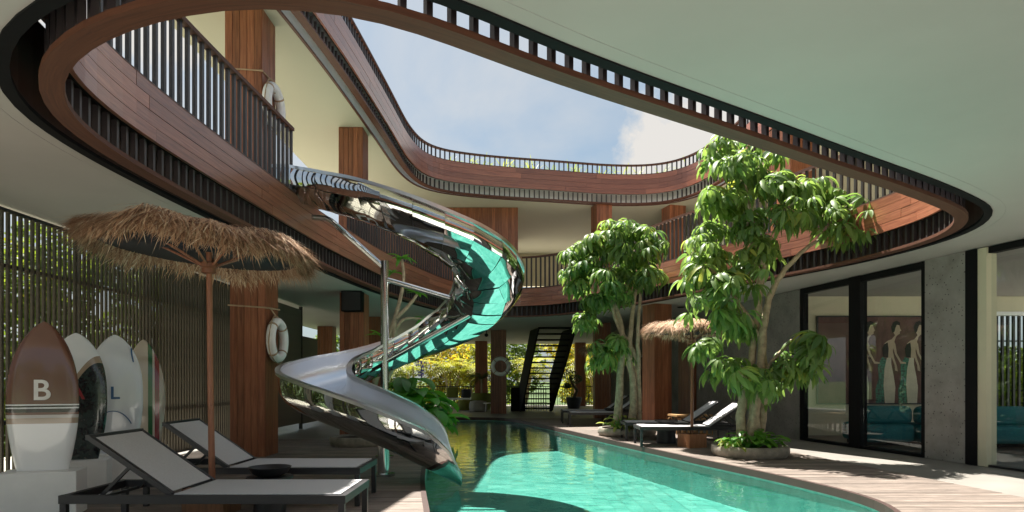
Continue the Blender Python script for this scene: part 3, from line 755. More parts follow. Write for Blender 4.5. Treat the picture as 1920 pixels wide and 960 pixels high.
# sofa of padded modules
def cushion(mb, c, d, r=.06):
    bm = bmesh.new(); bmesh.ops.create_cube(bm, size=1)
    bmesh.ops.scale(bm, vec=d, verts=bm.verts); bmesh.ops.bevel(bm, geom=bm.edges[:], offset=r, segments=3, profile=.5, affect='EDGES')
    bmesh.ops.translate(bm, vec=c, verts=bm.verts); bm.verts.ensure_lookup_table(); bm.verts.index_update()
    mb.add([v.co.copy() for v in bm.verts], [[v.index for v in f.verts] for f in bm.faces]); bm.free()
sf = thing('sofa', 'long teal modular sofa with its padded back to the glass', 'sofa', (8.6, 12.35, 0))
for k in range(5):
    x = -1.55+k*.98
    y = -.28*k*.98*.6
    mb = MB(); cushion(mb, (x, y, .23), (.95, .9, .34), .08); mb.build('base_cushion', M['teal'], sf, True)
    mb = MB(); cushion(mb, (x, y-.22, .56), (.95, .36, .36), .12); mb.build('back_cushion', M['teal'], sf, True)
mb = MB()
for k in range(5): mb.box((-1.55+k*.98, -.28*k*.98*.6, .03), (.8, .7, .06))
mb.build('plinth', M['black'], sf)

# ------------------------------------------------------------------ water slide
SP = [(-3.25,9.85,3.9),(-2.85,9.5,3.78),(-2.4,9.1,3.58),(-1.9,8.78,3.36),(-1.35,8.65,3.1),(-.8,8.75,2.82),(-.45,9.08,2.58),(-.33,9.5,2.34),(-.48,10.0,2.1),(-.85,10.36,1.86),(-1.35,10.53,1.65),(-1.9,10.45,1.42),
      (-2.4,10.17,1.2),(-2.73,9.72,1.06),(-2.83,9.25,.93),(-2.68,8.75,.8),(-2.3,8.3,.68),(-1.85,7.95,.55),(-1.42,7.72,.4),(-1.08,7.61,.24),(-.82,7.58,.1),(-.63,7.6,0.0)]
sl = thing('water_slide', 'polished steel spiral slide running from the balcony into the pool', 'slide', (-1.6, 9.4, 0))
sp = catmull(SP, 10, closed=False)
sp = resample(sp, .068, closed=False); NS = len(sp)
frames = []
for i, p in enumerate(sp):
    d = sp[min(i+1, NS-1)]-sp[max(i-1, 0)]; d.normalize()
    side = Vector((d.y, -d.x, 0)).normalized()              # right hand side of travel = outer side of the spiral
    frames.append((p, d, side))
HW = .45; WH = .5
def prof_pt(i, a, grow=0.0):
    """a in 0..1 from inner rim over the bottom to outer rim"""
    p, d, s_ = frames[i]
    tail = max(0, min(1, (i-(NS-7))/6)); wall = WH*(1-.7*tail**2.2)
    head = max(0, 1-i/8); wall *= 1
    ang = math.pi*(a)                                        # half round with straight upper walls
    if a < .18: x = -HW; z = wall*(.62+.38*(1-a/.18))
    elif a > .82: x = HW; z = wall*(.62+.38*((a-.82)/.18))
    else:
        th = math.pi*(a-.18)/.64; x = -HW*math.cos(th); z = wall*.62*(1-math.sin(th)**.9)
    x *= 1+grow; z -= grow*.3
    return p + s_*x + Vector((0,0,z))
NA = 14; NSEC = 36; srnd = random.Random(2)
cuts = [round(k*(NS-1)/NSEC) for k in range(NSEC+1)]
for k in range(NSEC):
    a, b = cuts[k], cuts[k+1]
    mb = MB(); rows = list(range(a, b+1)); tiled = k < 25
    nb = 5 if tiled else 1
    if tiled:
        # outer skin: each section is split in flat beaten panels, every one tilted a little
        for band in range(nb):
            A0 = band/nb; A1 = (band+1)/nb
            cs = [prof_pt(a, A0, .1), prof_pt(a, A1, .1), prof_pt(b, A1, .1), prof_pt(b, A0, .1)]
            nrm = (cs[1]-cs[0]).cross(cs[3]-cs[0]).normalized()
            if nrm.dot(cs[0]-frames[a][0]-Vector((0,0,.35))) < 0: nrm = -nrm
            cs = [q+nrm*srnd.uniform(-.009, .009) for q in cs]; o = len(mb.v); m = 6
            for r_ in range(m+1):
                for j in range(m+1):
                    u, v = r_/m, j/m
                    q = cs[0].lerp(cs[1], v).lerp(cs[3].lerp(cs[2], v), u)
                    mb.v.append(q+nrm*(.020*math.sin(math.pi*v)+.008*math.sin(math.pi*u)))
            for r_ in range(m):
                for j in range(m): mb.face((o+r_*(m+1)+j, o+r_*(m+1)+j+1, o+(r_+1)*(m+1)+j+1, o+(r_+1)*(m+1)+j))
    else:
        o = 0
        for i in rows:
            for j in range(NA+1): mb.v.append(prof_pt(i, j/NA, .06))
        for r_ in range(len(rows)-1):
            for j in range(NA): mb.face((r_*(NA+1)+j, r_*(NA+1)+j+1, (r_+1)*(NA+1)+j+1, (r_+1)*(NA+1)+j))
    ob = leaf_mesh_build(mb, 'shell_section', M['mirror'], sl, off=sl.location)
    mb = MB(); o = 0
    for i in rows:
        for j in range(NA+1): mb.v.append(prof_pt(i, j/NA))
    for r_ in range(len(rows)-1):
        for j in range(NA): mb.face((r_*(NA+1)+j, r_*(NA+1)+j+1, (r_+1)*(NA+1)+j+1, (r_+1)*(NA+1)+j))
    leaf_mesh_build(mb, 'chute_section', M['satin'], sl, off=sl.location)
for sgn, nm in ((0., 'inner_rim'), (1., 'outer_rim')):
    mb = MB(); o = 0
    for i in range(NS):
        p, d, s_ = frames[i]; q = prof_pt(i, sgn); sg = 1 if sgn else -1
        for (dx, dz) in ((-.012,-.03),(.062,-.03),(.066,.012),(-.008,.016)): mb.v.append(q+s_*(sg*dx)+Vector((0,0,dz)))
    for i in range(NS-1):
        for k in range(4): mb.face((i*4+k, i*4+(k+1)%4, (i+1)*4+(k+1)%4, (i+1)*4+k))
    mb.face((0,1,2,3)); mb.face([(NS-1)*4+k for k in range(4)])
    mb.build(nm, M['steelrim'], sl, True, off=sl.location)
def pipe(pts, r, name='brace'):
    mb = MB(); mb.tube(pts, r, 14); return mb.build(name, M['pipe'], sl, True, off=sl.location)
PX, PY = -1.97, 9.9
pipe([(PX,PY,0),(PX,PY,2.1),(PX,PY,3.06)], .062, 'support_pole')
pipe([(PX,PY,2.95),(-2.77,9.8,3.66),(-2.85,9.8,3.7),(-3.2,9.8,3.72)], .042)
q = Vector((-.45, 9.75, 2.32))
pipe([(PX,PY,2.78),(q.x,q.y,q.z)], .042); pipe([(PX,PY,1.5),(q.x,q.y,q.z)], .042)
mb = MB(); mb.box((-.45,9.75,2.32), (.16,.12,.12)); mb.build('bracket', M['pipe'], sl, off=sl.location)
mb = MB(); mb.box((-3.19,9.8,3.68), (.05,.28,.3)); mb.build('bracket', M['pipe'], sl, off=sl.location)
pipe([(-1.6,7.98,.0),(-1.6,7.98,.42)], .07, 'support_post')
mb = MB(); mb.lathe([(.14,0),(.14,.03),(.075,.035)], 20, (-1.6,7.98,.024)); mb.build('base_plate', M['pipe'], sl, True, off=sl.location)
mb = MB(); mb.lathe([(.14,0),(.14,.03),(.065,.035)], 20, (PX,PY,.024)); mb.build('base_plate', M['pipe'], sl, True, off=sl.location)

# ------------------------------------------------------------------ thatched umbrellas
def strands(n, Rr, z_apex, z_rim, seed, drop, wid=.005):
    """thatch: laid strands over the top, a thick shaggy skirt hanging at the rim"""
    rnd = random.Random(seed); mb = MB()
    for k in range(n):
        a = rnd.uniform(0, 2*math.pi); ca, sa = math.cos(a), math.sin(a); sd_ = Vector((-sa, ca, 0)); out_ = Vector((ca, sa, 0))
        bump_ = .03*math.sin(5*a+seed)+.02*math.sin(11*a)
        if rnd.random() < .5:      # top
            t = rnd.random()**.55; r = max(.02, t*Rr*.95); z = z_apex-(z_apex-z_rim)*(t**1.7)+rnd.uniform(-.015, .05)+bump_*t
            d = out_ + Vector((0,0,-.18-.5*t+rnd.uniform(-.2, .34))) + sd_*rnd.gauss(0, .42); ln = rnd.uniform(.10, .22) if rnd.random() < .9 else rnd.uniform(.22, .36); cur = .25
        else:                      # skirt
            q = rnd.random(); r = Rr*rnd.uniform(.86, 1.0); z = z_rim + bump_ - q*drop*.62 + rnd.uniform(-.02, .03)
            d = out_*rnd.uniform(.3, 1.15)*(1.1-q*.6) + Vector((0,0,-.5+rnd.uniform(-.5, .45))) + sd_*rnd.gauss(0, .42); ln = rnd.uniform(.07, .16) if rnd.random() < .92 else rnd.uniform(.16, .26); cur = .5
        d.normalize(); p = Vector((r*ca, r*sa, z)); tip = p+d*ln+Vector((0,0,-cur*ln*ln)); mid = p+d*ln*.55; w = wid*rnd.uniform(.4, 1.3); o = len(mb.v)
        mb.v += [p-sd_*w, p+sd_*w, mid+sd_*w*.9, mid-sd_*w*.9, tip]
        mb.face((o, o+1, o+2, o+3)); mb.face((o+3, o+2, o+4))
    return mb
def umbrella(label, loc, Rr, pole_h, n, seed, tilt=(0, 0), rz=0, lean=(0,0)):
    t = thing('thatched_umbrella', label, 'umbrella', loc, rz, 'thatched umbrellas round the pool')
    hub = pole_h-.36
    rot = Matrix.Rotation(tilt[0], 4, 'X') @ Matrix.Rotation(tilt[1], 4, 'Y')
    mb = MB(); mb.tube([(lean[0],lean[1],.24),(lean[0]*.5,lean[1]*.5,hub*.5),(0,0,pole_h)], [.028,.026,.025], 12); mb.build('pole', M['pole'], t, True)
    cz = hub+.13
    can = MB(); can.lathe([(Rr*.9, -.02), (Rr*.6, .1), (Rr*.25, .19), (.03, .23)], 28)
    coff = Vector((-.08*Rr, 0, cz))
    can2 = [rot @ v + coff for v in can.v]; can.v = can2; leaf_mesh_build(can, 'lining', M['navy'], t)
    s_ = strands(n, Rr, .17, .06, seed, .15*Rr**.5)
    s_.v = [rot @ v + coff for v in s_.v]
    o = leaf_mesh_build(s_, 'thatch', M['straw'], t); o['kind'] = 'stuff'
    for k in range(8):
        a = k*math.pi/4+.2
        mb = MB(); mb.tube([Vector((.05*math.cos(a), .05*math.sin(a), hub-.02)), rot @ Vector((Rr*.6*math.cos(a), Rr*.6*math.sin(a), .085)) + coff], .011, 6); mb.build('rib', M['pole'], t)
    mb = MB(); mb.lathe([(.035,hub-.09),(.06,hub-.08),(.06,hub-.04),(.075,hub-.03),(.075,hub+.01),(.04,hub+.02)], 16); mb.build('hub', M['pole'], t, True)
    mb = MB(); mb.box((lean[0],lean[1],.12), (.36,.36,.24)); mb.build('base', M['cube'], t)
    return t
umbrella('large thatched umbrella standing between the two left loungers', (-2.70,5.7,.024), .93, 2.58, 27000, 3, (R(-1), R(4.5)), 0, (.03,0))
umbrella('thatched umbrella behind the near pair of right loungers', (3.22,11.45,.024), .78, 2.3, 8000, 5, (0, 0), R(20))
umbrella('far thatched umbrella half hidden behind the smaller umbrella tree', (2.85,18.6,.024), .85, 2.3, 5000, 9, (0, 0), R(50))

# ------------------------------------------------------------------ loungers
def lounger(label, loc, rz, flip=1):
    t = thing('sun_lounger', label, 'sun lounger', loc, rz, 'sun loungers by the pool')
    Ln, Wd, H = 2.05, .72, .36
    hx = .78   # hinge x; foot end at Ln
    f = MB()
    for sy in (-1, 1): f.bbox((0, sy*Wd/2-.022, H-.06), (Ln, sy*Wd/2+.022, H))
    f.bbox((0, -Wd/2+.0225, H-.058), (.045, Wd/2-.0225, H-.002)); f.bbox((Ln-.045, -Wd/2+.0225, H-.058), (Ln, Wd/2-.0225, H-.002))
    f.bbox((hx-.02, -Wd/2+.0225, H-.055), (hx+.02, Wd/2-.0225, H-.02)); f.build('frame', M['dark'], t)
    for x in (.03, Ln-.03):
        for sy in (-1, 1):
            mb = MB(); mb.bbox((x-.022, sy*Wd/2-.02, 0), (x+.022, sy*Wd/2+.02, H-.061)); mb.build('leg', M['dark'], t)
    mb = MB(); mb.bbox((hx+.025, -Wd/2+.0235, H-.012), (Ln-.047, Wd/2-.0235, H+.006)); mb.build('seat_sling', M['sling'], t)
    bt = Vector((hx-.60, 0, H+.41)); ba = Vector((hx, 0, H-.005)); d = (bt-ba)
    fb = MB()
    for sy in (-1, 1): fb.bar(ba+Vector((0, sy*(Wd/2-.045), 0)), bt+Vector((0, sy*(Wd/2-.045), 0)), .04, .035)
    fb.bar(bt+Vector((0, -Wd/2+.026, 0)), bt+Vector((0, Wd/2-.026, 0)), .035, .036)
    br = fb.build('backrest_frame', M['dark'], t)
    sb = MB(); nd = Vector((-d.z, 0, d.x)).normalized();
    if nd.z < 0: nd = -nd
    sb.bar(ba+d*.03+nd*.012, ba+d*.965+nd*.012, Wd-.135, .008, nd); sb.build('backrest_sling', M['sling'], br)
    for sy in (-1, 1):
        mb = MB(); mb.bar(ba+d*.55+Vector((0, sy*.25, -.02)), Vector((.2, sy*.25, H-.05)), .022, .022); mb.build('prop', M['dark'], t)
    mb = MB(); mb.bar((.2, -Wd/2+.024, H-.045), (.2, Wd/2-.024, H-.045), .02, .02); mb.build('prop_bar', M['dark'], t)
    return t
L0 = lounger('nearest sun lounger, in front of the big umbrella pole', (-3.24,4.95,.024), 0)
dup(L0, (-3.48,6.4,.024), 0, 'sun lounger behind the big umbrella pole, next to the surfboards')
# right ones: foot to the left, head to the right -> turned half round
rr = R(180-4)
dup(L0, (4.35,11.75,.024), R(178), 'sun lounger nearest the tall umbrella tree, left of its planter')
dup(L0, (4.3,12.95,.024), R(178), 'sun lounger behind the right umbrella pole')
dup(L0, (3.55,17.0,.024), R(178), 'far sun lounger behind the trunks of the smaller umbrella tree')
dup(L0, (3.45,18.2,.024), R(178), 'farthest sun lounger, nearest the black staircase')

# low tables and bowl
t = thing('low_table', 'low black round table between the left loungers', 'table', (-2.15,5.68,.024))
mb = MB(); mb.lathe([(.14,0),(.12,.3),(.2,.315),(.2,.335)], 24); mb.build('pedestal', M['dark'], t, True)
t = thing('black_bowl', 'shallow black bowl on the low table between the left loungers', 'bowl', (-2.15,5.68,.359))
mb = MB(); mb.lathe([(.09,0),(.15,.03),(.185,.085),(.175,.085),(.14,.04),(.0,.02)], 26); mb.build('shell', M['dark'], t, True)
t = thing('side_table', 'tapered black side table by the right umbrella base', 'table', (2.95,12.25,.024), 0)
mb = MB(); mb.lathe([(.19,0),(.15,.4),(.22,.41),(.22,.44)], 22); mb.build('pedestal', M['dark'], t, True)
t = thing('side_table', 'tapered black side table between the far right loungers', 'table', (2.75,17.6,.024))
mb = MB(); mb.lathe([(.19,0),(.15,.4),(.22,.41),(.22,.44)], 22); mb.build('pedestal', M['dark'], t, True)
# rattan table
t = thing('rattan_table', 'woven rattan coffee table with arched sides behind the right loungers', 'table', (4.0,14.4,.0), R(10))
mb = MB(); mb.bbox((-.42,-.25,.42),(.42,.25,.46)); mb.build('tabletop', M['rattan'], t)
for k in range(6):
    x = -.36+k*.145
    for sy in (-.24, .24):
        mb = MB(); mb.tube([(x-.06, sy, 0)]+[(x-.06*math.cos(a), sy, .28+.1*math.sin(a)) for a in [math.pi*i/6 for i in range(7)]]+[(x+.06, sy, 0)], .011, 6); mb.build('arch', M['rattan'], t)
mb = MB(); mb.bbox((-.4,-.24,.0),(.4,.24,.02)); mb.build('foot', M['rattan'], t)

# ------------------------------------------------------------------ surfboards on plinths
def board_mat(name, fn):
    m, t_, p = mat_base(name); c = add(t_, 'ShaderNodeTexCoord'); sx = add(t_, 'ShaderNodeSeparateXYZ'); t_.links.new(c.outputs['Object'], sx.inputs[0])
    col = fn(t_, sx.outputs[0], sx.outputs[2]); t_.links.new(col, p.inputs['Base Color'])
    p.inputs['Roughness'].default_value = .18; p.inputs['Coat Weight'].default_value = .6; p.inputs['Coat Roughness'].default_value = .04; return m
def mth(t_, op, a, b):
    n = add(t_, 'ShaderNodeMath', operation=op)
    for i, q in enumerate((a, b)):
        if isinstance(q, (int, float)): n.inputs[i].default_value = q
        else: t_.links.new(q, n.inputs[i])
    return n.outputs[0]
whitec, brown, tan, blk = (.76,.77,.80), (.15,.066,.045), (.36,.27,.20), (.02,.017,.02)
def fB(t_, x, z):
    v = mth(t_, 'DIVIDE', z, 1.4)
    return ramp(t_, v, [(0, whitec), (.29, tan), (.325, (.5,.47,.46)), (.345, brown), (.36, blk), (.385, whitec), (.393, blk), (.405, whitec), (.412, brown)], 'CONSTANT')
def fA(t_, x, z):
    w = mth(t_, 'SUBTRACT', z, mth(t_, 'MULTIPLY', mth(t_, 'SINE', mth(t_, 'MULTIPLY_ADD' if False else 'MULTIPLY', x, 7.5), 0), .22))
    v = mth(t_, 'DIVIDE', w, 1.4)
    n = noise(t_, coord(t_), 14, 5, .7)
    camo = ramp(t_, n, [(.4, (.012,.01,.014)), (.55, (.03,.05,.045)), (.66, (.012,.01,.014)), (.7, (.12,.16,.13))])
    a = ramp(t_, v, [(0, (0,0,0)), (.55, (1,1,1))], 'CONSTANT')
    b = ramp(t_, v, [(.0, tan), (.60, whitec)], 'CONSTANT')
    mx = add(t_, 'ShaderNodeMix', data_type='RGBA'); t_.links.new(a, mx.inputs[0]); t_.links.new(camo, mx.inputs[6]); t_.links.new(b, mx.inputs[7]); return mx.outputs[2]
def fL(t_, x, z):
    return ramp(t_, noise(t_, None, 3), [(.3, (.72,.75,.82)), (.7, (.78,.80,.85))])
def fI(t_, x, z):
    v = mth(t_, 'ADD', x, .5)
    return ramp(t_, v, [(0, (.55,.48,.40)), (.545, (.02,.13,.045)), (.595, (.5,.46,.42)), (.62, (.19,.012,.022)), (.675, (.46,.41,.36))], 'CONSTANT')
def surfboard(label, loc, rz, w, h, mat, letter, lcol, lpos, lsize, nose=1.0, ph=.42):
    pl = thing('plinth', 'white box plinth under the ' + label, 'plinth', (loc[0], loc[1], .0), rz, 'white surfboard plinths')
    mb = MB(); cushion(mb, (0, 0, ph/2+.012), (w*1.08, .34, ph-.024), .008); mb.build('box', M['white'], pl)
    t = thing('surfboard', label, 'surfboard', (loc[0], loc[1], ph), rz, 'surfboards on white plinths')
    NR, NC = 26, 9; mb = MB()
    def hw(s):   # s 0 bottom .. 1 nose
        tail = .36+.14*math.sin(min(1, s/.45)*math.pi/2) if s < .45 else .5
        if s < .45: return w*tail
        q = (s-.45)/.55; return w*.5*max(0, (1-q**(2.0*nose+.4)))**.72
    grid = []
    for side in (-1, 1):
        g = []
        for i in range(NR+1):
            s = i/NR; s = 1-(1-s)**1.35
            row = []
            for j in range(NC):
                c = -1+2*j/(NC-1); x = hw(s)*math.sin(c*math.pi/2)
                th = .033*math.sqrt(max(0, 1-c*c*.999))*min(1, (1-s)*5+.15)
                rock = .10*max(0, s-.55)**2*2.2
                row.append(len(mb.v)); mb.v.append(Vector((x, side*th+rock, h*s)))
            g.append(row)
        grid.append(g)
        for i in range(NR):
            for j in range(NC-1): mb.face((g[i][j], g[i][j+1], g[i+1][j+1], g[i+1][j]))
    for i in range(NR):
        for j in (0, NC-1): mb.face((grid[0][i][j], grid[0][i+1][j], grid[1][i+1][j], grid[1][i][j]))
    mb.build('body', mat, t, 'all')
    if letter:
        cu = bpy.data.curves.new('letter', 'FONT'); cu.body = letter; cu.size = lsize; cu.align_x = 'CENTER'; cu.extrude = .001; cu.offset = .0035
        tmp = bpy.data.objects.new('letter', cu); C.objects.link(tmp); bpy.context.view_layer.update()
        me = bpy.data.meshes.new_from_object(tmp.evaluated_get(bpy.context.evaluated_depsgraph_get())); bpy.data.objects.remove(tmp)
        me.materials.clear(); me.materials.append(lcol)
        lo = bpy.data.objects.new('letter', me); C.objects.link(lo); lo.parent = t; lo.location = (lpos[0], -.037, lpos[1]); lo.rotation_euler = (R(90), 0, 0)
    return t
M['lw'] = plain('letter_white', (.7,.68,.66), .4); M['lr'] = plain('letter_red', (.3,.015,.02), .4); M['lb'] = plain('letter_blue', (.03,.12,.28), .4); M['lk'] = plain('letter_black', (.02,.02,.02), .4)
surfboard('brown and white surfboard lettered B', (-4.12,5.62,0), R(20), .545, 1.31, board_mat('board_brown', fB), 'B', M['lw'], (.0,.62), .25, 1.0)
surfboard('white and black camouflage surfboard partly hidden behind the brown one', (-4.47,6.55,0), R(24), .56, 1.3, board_mat('board_camo', fA), 'A', M['lr'], (.02,.62), .2, 1.2, .40)
tL = surfboard('white surfboard with thin blue curves lettered L', (-4.56,7.35,0), R(30), .56, 1.36, board_mat('board_white', fL), 'L', M['lb'], (.0,.62), .2, 1.2, .38)
for r0, cx, cz in ((.34, .42, 1.2), (.40, .46, 1.22), (.3, -.02, .12)):
    mb = MB(); pts = []
    for k in range(15):
        a = (math.pi*.72+k*.09) if cz > .5 else (math.pi*.2+k*.12)
        x, z = cx+r0*math.cos(a)*.75, cz+r0*math.sin(a)*1.2
        if abs(x) < .25 and .05 < z < 1.22: pts.append((x, -.034*math.sqrt(max(.02, 1-(x/.3)**2))-.0015+ (.22*max(0, z/1.36-.55)**2), z))
    if len(pts) > 2: mb.tube(pts, .006, 5); mb.build('painted_curve', M['lb'], tL)
surfboard('cream surfboard with green and red stripes lettered I', (-4.72,8.2,0), R(34), .5, 1.38, board_mat('board_cream', fI), 'I', M['lk'], (-.04,.66), .2, .8, .36)

# ------------------------------------------------------------------ lifebuoys
def lifebuoy(label, loc, rot, rope=None):
    t = thing('lifebuoy', label, 'lifebuoy', loc, 0, 'white lifebuoys on the columns')
    t.rotation_euler = rot
    mb = MB(); mb.tube([(.29*math.cos(a), 0, .29*math.sin(a)) for a in [2*math.pi*k/32 for k in range(32)]], .072, 12, closed=True); mb.build('ring', M['white'], t, 'all')
    for k in range(4):
        a = math.pi/4+k*math.pi/2
        mb = MB(); mb.tube([(.29*math.cos(a+d_), 0, .29*math.sin(a+d_)) for d_ in (-.05, 0, .05)], .076, 12); mb.build('band', M['rope'], t, 'all')
    mb = MB(); mb.tube([((.375+.02*math.sin(4*a))*math.cos(a), 0, (.375+.02*math.sin(4*a))*math.sin(a)) for a in [2*math.pi*k/40 for k in range(40)]], .009, 6, closed=True); mb.build('grab_rope', M['rope'], t)
    return t
lifebuoy('lifebuoy hanging from the near left column beside the thatched umbrella', (-3.76,10.27,1.86), (0, 0, R(90)))
lifebuoy('lifebuoy hanging on the upper storey column behind the left railing', (-3.66,9.85,5.42), (0, 0, R(90)))
lifebuoy('far lifebuoy on the column left of the black staircase', (-.42,23.62,1.75), (0, 0, 0))
def rope_band(label, cx, cy, z, w):
    t = thing('rope', label, 'rope', (cx, cy, z))
    h = w/2+.012
    mb = MB(); mb.tube([(-h,-h,.03),(h,-h,-.01),(h,h,.02),(-h,h,.04)], .014, 6, closed=True); mb.build('loop', M['rope'], t)
    mb = MB(); mb.tube([(h,-.1,-.0),(h+.05,0,-.12),(h+.08,0,-.22)], .012, 6); mb.build('tail', M['rope'], t)
rope_band('rope round the near left column holding its lifebuoy', -4.13, 10.27, 2.36, .56)
rope_band('rope round the upper storey column behind the railing', -4.02, 9.85, 5.85, .56)

# ------------------------------------------------------------------ planters and trees
def planter(label, loc, r, h):
    t = thing('planter', label, 'planter', loc, 0, 'low round stone planters')
    mb = MB(); mb.lathe([(r*.93,0),(r,h*.35),(r,h*.8),(r*.97,h),(r*.86,h),(r*.84,h*.75),(0,h*.7)], 36); mb.build('bowl', M['stone'], t, True)
    mb = MB(); mb.lathe([(r*.84,h*.78),(r*.5,h*.9),(0,h*.98)], 24); mb.build('soil', M['soil'], t, True)
    return t
planter('round stone planter holding the tall umbrella tree', (3.77,10.15,.024), .59, .17)
planter('round stone planter holding the smaller umbrella tree', (2.5,13.95,.024), .63, .17)
planter('round stone planter behind the foot of the slide', (-2.85,11.8,.024), .5, .17)
def leaflet(mb, base, d, ln, wd, droop, seg=4, up=Vector((0,0,1))):
    d = d.normalized(); side = d.cross(up)
    if side.length < .05: side = Vector((1,0,0))
    side.normalize(); o = len(mb.v); p = base.copy(); dd = d.copy()
    for i in range(seg+1):
        t = i/seg; w = wd*math.sin(math.pi*min(.97, .10+.85*t))**.8*.5
        if i == seg: w = .003
        n = side.cross(dd).normalized()
        mb.v += [p-side*w+n*w*.35, p.copy(), p+side*w+n*w*.35]
        dd = (dd + Vector((0,0,-droop/seg))).normalized(); p = p + dd*(ln/seg)
    for i in range(seg):
        a = o+i*3
        mb.face((a, a+1, a+4, a+3)); mb.face((a+1, a+2, a+5, a+4))
rnd = random.Random(11)
rosettes = []
for k in range(5):
    mb = MB(); n = 8
    for i in range(n):
        a = 2*math.pi*i/n+rnd.uniform(-.2, .2)
        d = Vector((math.cos(a), math.sin(a), rnd.uniform(-.15, .35)))
        p0 = d.normalized()*.05
        leaflet(mb, p0, d, rnd.uniform(.22, .33), rnd.uniform(.062, .085), rnd.uniform(1.7, 3.1))
    rosettes.append(leaf_mesh_build(mb, 'leaf', M['leaf'], data_only=True))
def umbrella_tree(label, base, stems, blobs, seed, lsc=1.0):
    rnd = random.Random(seed); base = Vector(base)
    t = thing('umbrella_tree', label, 'tree', base, 0, 'umbrella trees in stone planters')
    for pts, r0, r1 in stems:
        c = catmull([Vector(p) for p in pts], 5, closed=False); m = len(c)
        c = [q+Vector((rnd.uniform(-.012,.012), rnd.uniform(-.012,.012), 0)) for q in c]
        mb = MB(); mb.tube(c, [r0+(r1-r0)*i/(m-1) for i in range(m)], 9); mb.build('trunk', M['bark'], t, 'all')
    tw = MB(); inn = MB()
    for (bx, by, bz, rx, ry, rz_, n) in blobs:
        cen = Vector((bx, by, bz))
        for k in range(n):
            while True:
                q = Vector((rnd.uniform(-1,1), rnd.uniform(-1,1), rnd.uniform(-1,1)))
                if .25 < q.length < 1: break
            q.normalize(); q *= rnd.uniform(.6, 1.05); p = cen + Vector((q.x*rx, q.y*ry, q.z*rz_))
            ax = (Vector((q.x*.8, q.y*.8, q.z*.4+.95))).normalized(); ax = (ax+Vector((rnd.uniform(-.35,.35), rnd.uniform(-.35,.35), 0))).normalized()
            rot = ax.to_track_quat('Z', 'Y').to_euler(); s_ = rnd.uniform(.6, 1.25)*lsc
            m4 = ax.to_track_quat('Z', 'Y').to_matrix().to_4x4() @ Matrix.Rotation(rnd.uniform(0, 6.28), 4, 'Z')
            inst(rosettes[rnd.randrange(5)], 'leaf', t, p, m4.to_euler(), (s_, s_, s_))
            if k < 5:      # shaded leaves inside the cluster, joined
                pi = cen + Vector((rnd.uniform(-.8,.8)*rx, rnd.uniform(-.9,.9)*ry, rnd.uniform(-1.6,.2)*rz_))
                mi = Matrix.Translation(pi) @ Matrix.Rotation(rnd.uniform(0,6.28), 4, 'Z') @ Matrix.Rotation(rnd.uniform(-.5,.5), 4, 'X') @ Matrix.Scale(rnd.uniform(.7,1.1), 4)
                src = rosettes[rnd.randrange(5)]; o_ = len(inn.v)
                inn.v += [mi @ v.co for v in src.vertices]
                for f in src.polygons: inn.face([o_+i for i in f.vertices])
            a = cen + Vector((q.x*rx*.2, q.y*ry*.2, -rz_*.3)); mid = a.lerp(p, .55)-Vector((0,0,.03))
            tw.tube([a, mid, p], [.014, .010, .006], 5, cap=False)
    o = tw.build('twigs', M['bark'], t); o['kind'] = 'stuff'
    o = leaf_mesh_build(inn, 'inner_leaves', M['leaf'], t); o['kind'] = 'stuff'
    return t
def clusters(pts, bx, by, n, rx, ry, rz_, seed, depth):
    """leaf clusters as seen in elevation, spread in depth through the crown"""
    r_ = random.Random(seed); out_ = []
    for u, v in pts:
        dy = r_.uniform(-depth, depth); k = r_.uniform(.75, 1.25)
        out_.append(((u-960)*by/1200-bx, dy, 1.2+(715-v)*by/1200-.15, rx*k, ry*k, rz_*k, n))
    return out_
# tall tree, local coordinates round (3.77,10.15)
umbrella_tree('tall umbrella tree with long drooping leaves in the near right planter', (3.77,10.15,.15),
    [([(-.12,0,0),(-.14,.0,.5),(-.05,.05,1.0),(.12,.1,1.7),(.18,.1,2.6),(.05,.05,3.3)], .085, .035),
     ([(.06,-.05,0),(.05,-.08,.6),(.16,-.05,1.2),(.22,-.03,2.0),(.38,0,2.55),(.72,0,3.0),(1.1,.05,3.3)], .09, .025),
     ([(.02,.1,0),(.12,.12,.7),(.22,.1,1.3),(.2,.1,2.2),(.28,.1,3.0)], .08, .03),
     ([(.14,.04,0),(.24,.05,.6),(.25,.02,1.15),(.12,0,1.8),(-.35,-.05,2.5),(-.75,-.1,2.9)], .07, .022),
     ([(-.04,-.1,0),(.02,-.13,.5),(.1,-.12,.95),(.35,-.1,1.4),(.62,-.1,1.7)], .06, .02),
     ([(.2,.0,2.9),(.05,.0,3.6),(-.1,.0,4.4)], .035, .015)],
    clusters([(1350,275),(1390,258),(1430,290),(1362,318),(1412,322),(1447,318),(1340,368),(1390,366),(1440,350),(1490,346),(1540,342),(1578,362),(1512,398),(1450,400),(1395,420),(1345,420),(1562,398),
      (1608,412),(1582,426),(1310,458),(1350,470),(1300,508),(1340,530),(1318,562),(1372,520),(1402,470),(1442,450),(1360,585),(1395,604),(1340,640),(1368,682),(1390,704),(1430,692),(1492,640),(1482,668),(1470,684),(1442,722)], 3.77, 10.15, 7, .28, .38, .14, 5, .45), 21, 1.0)
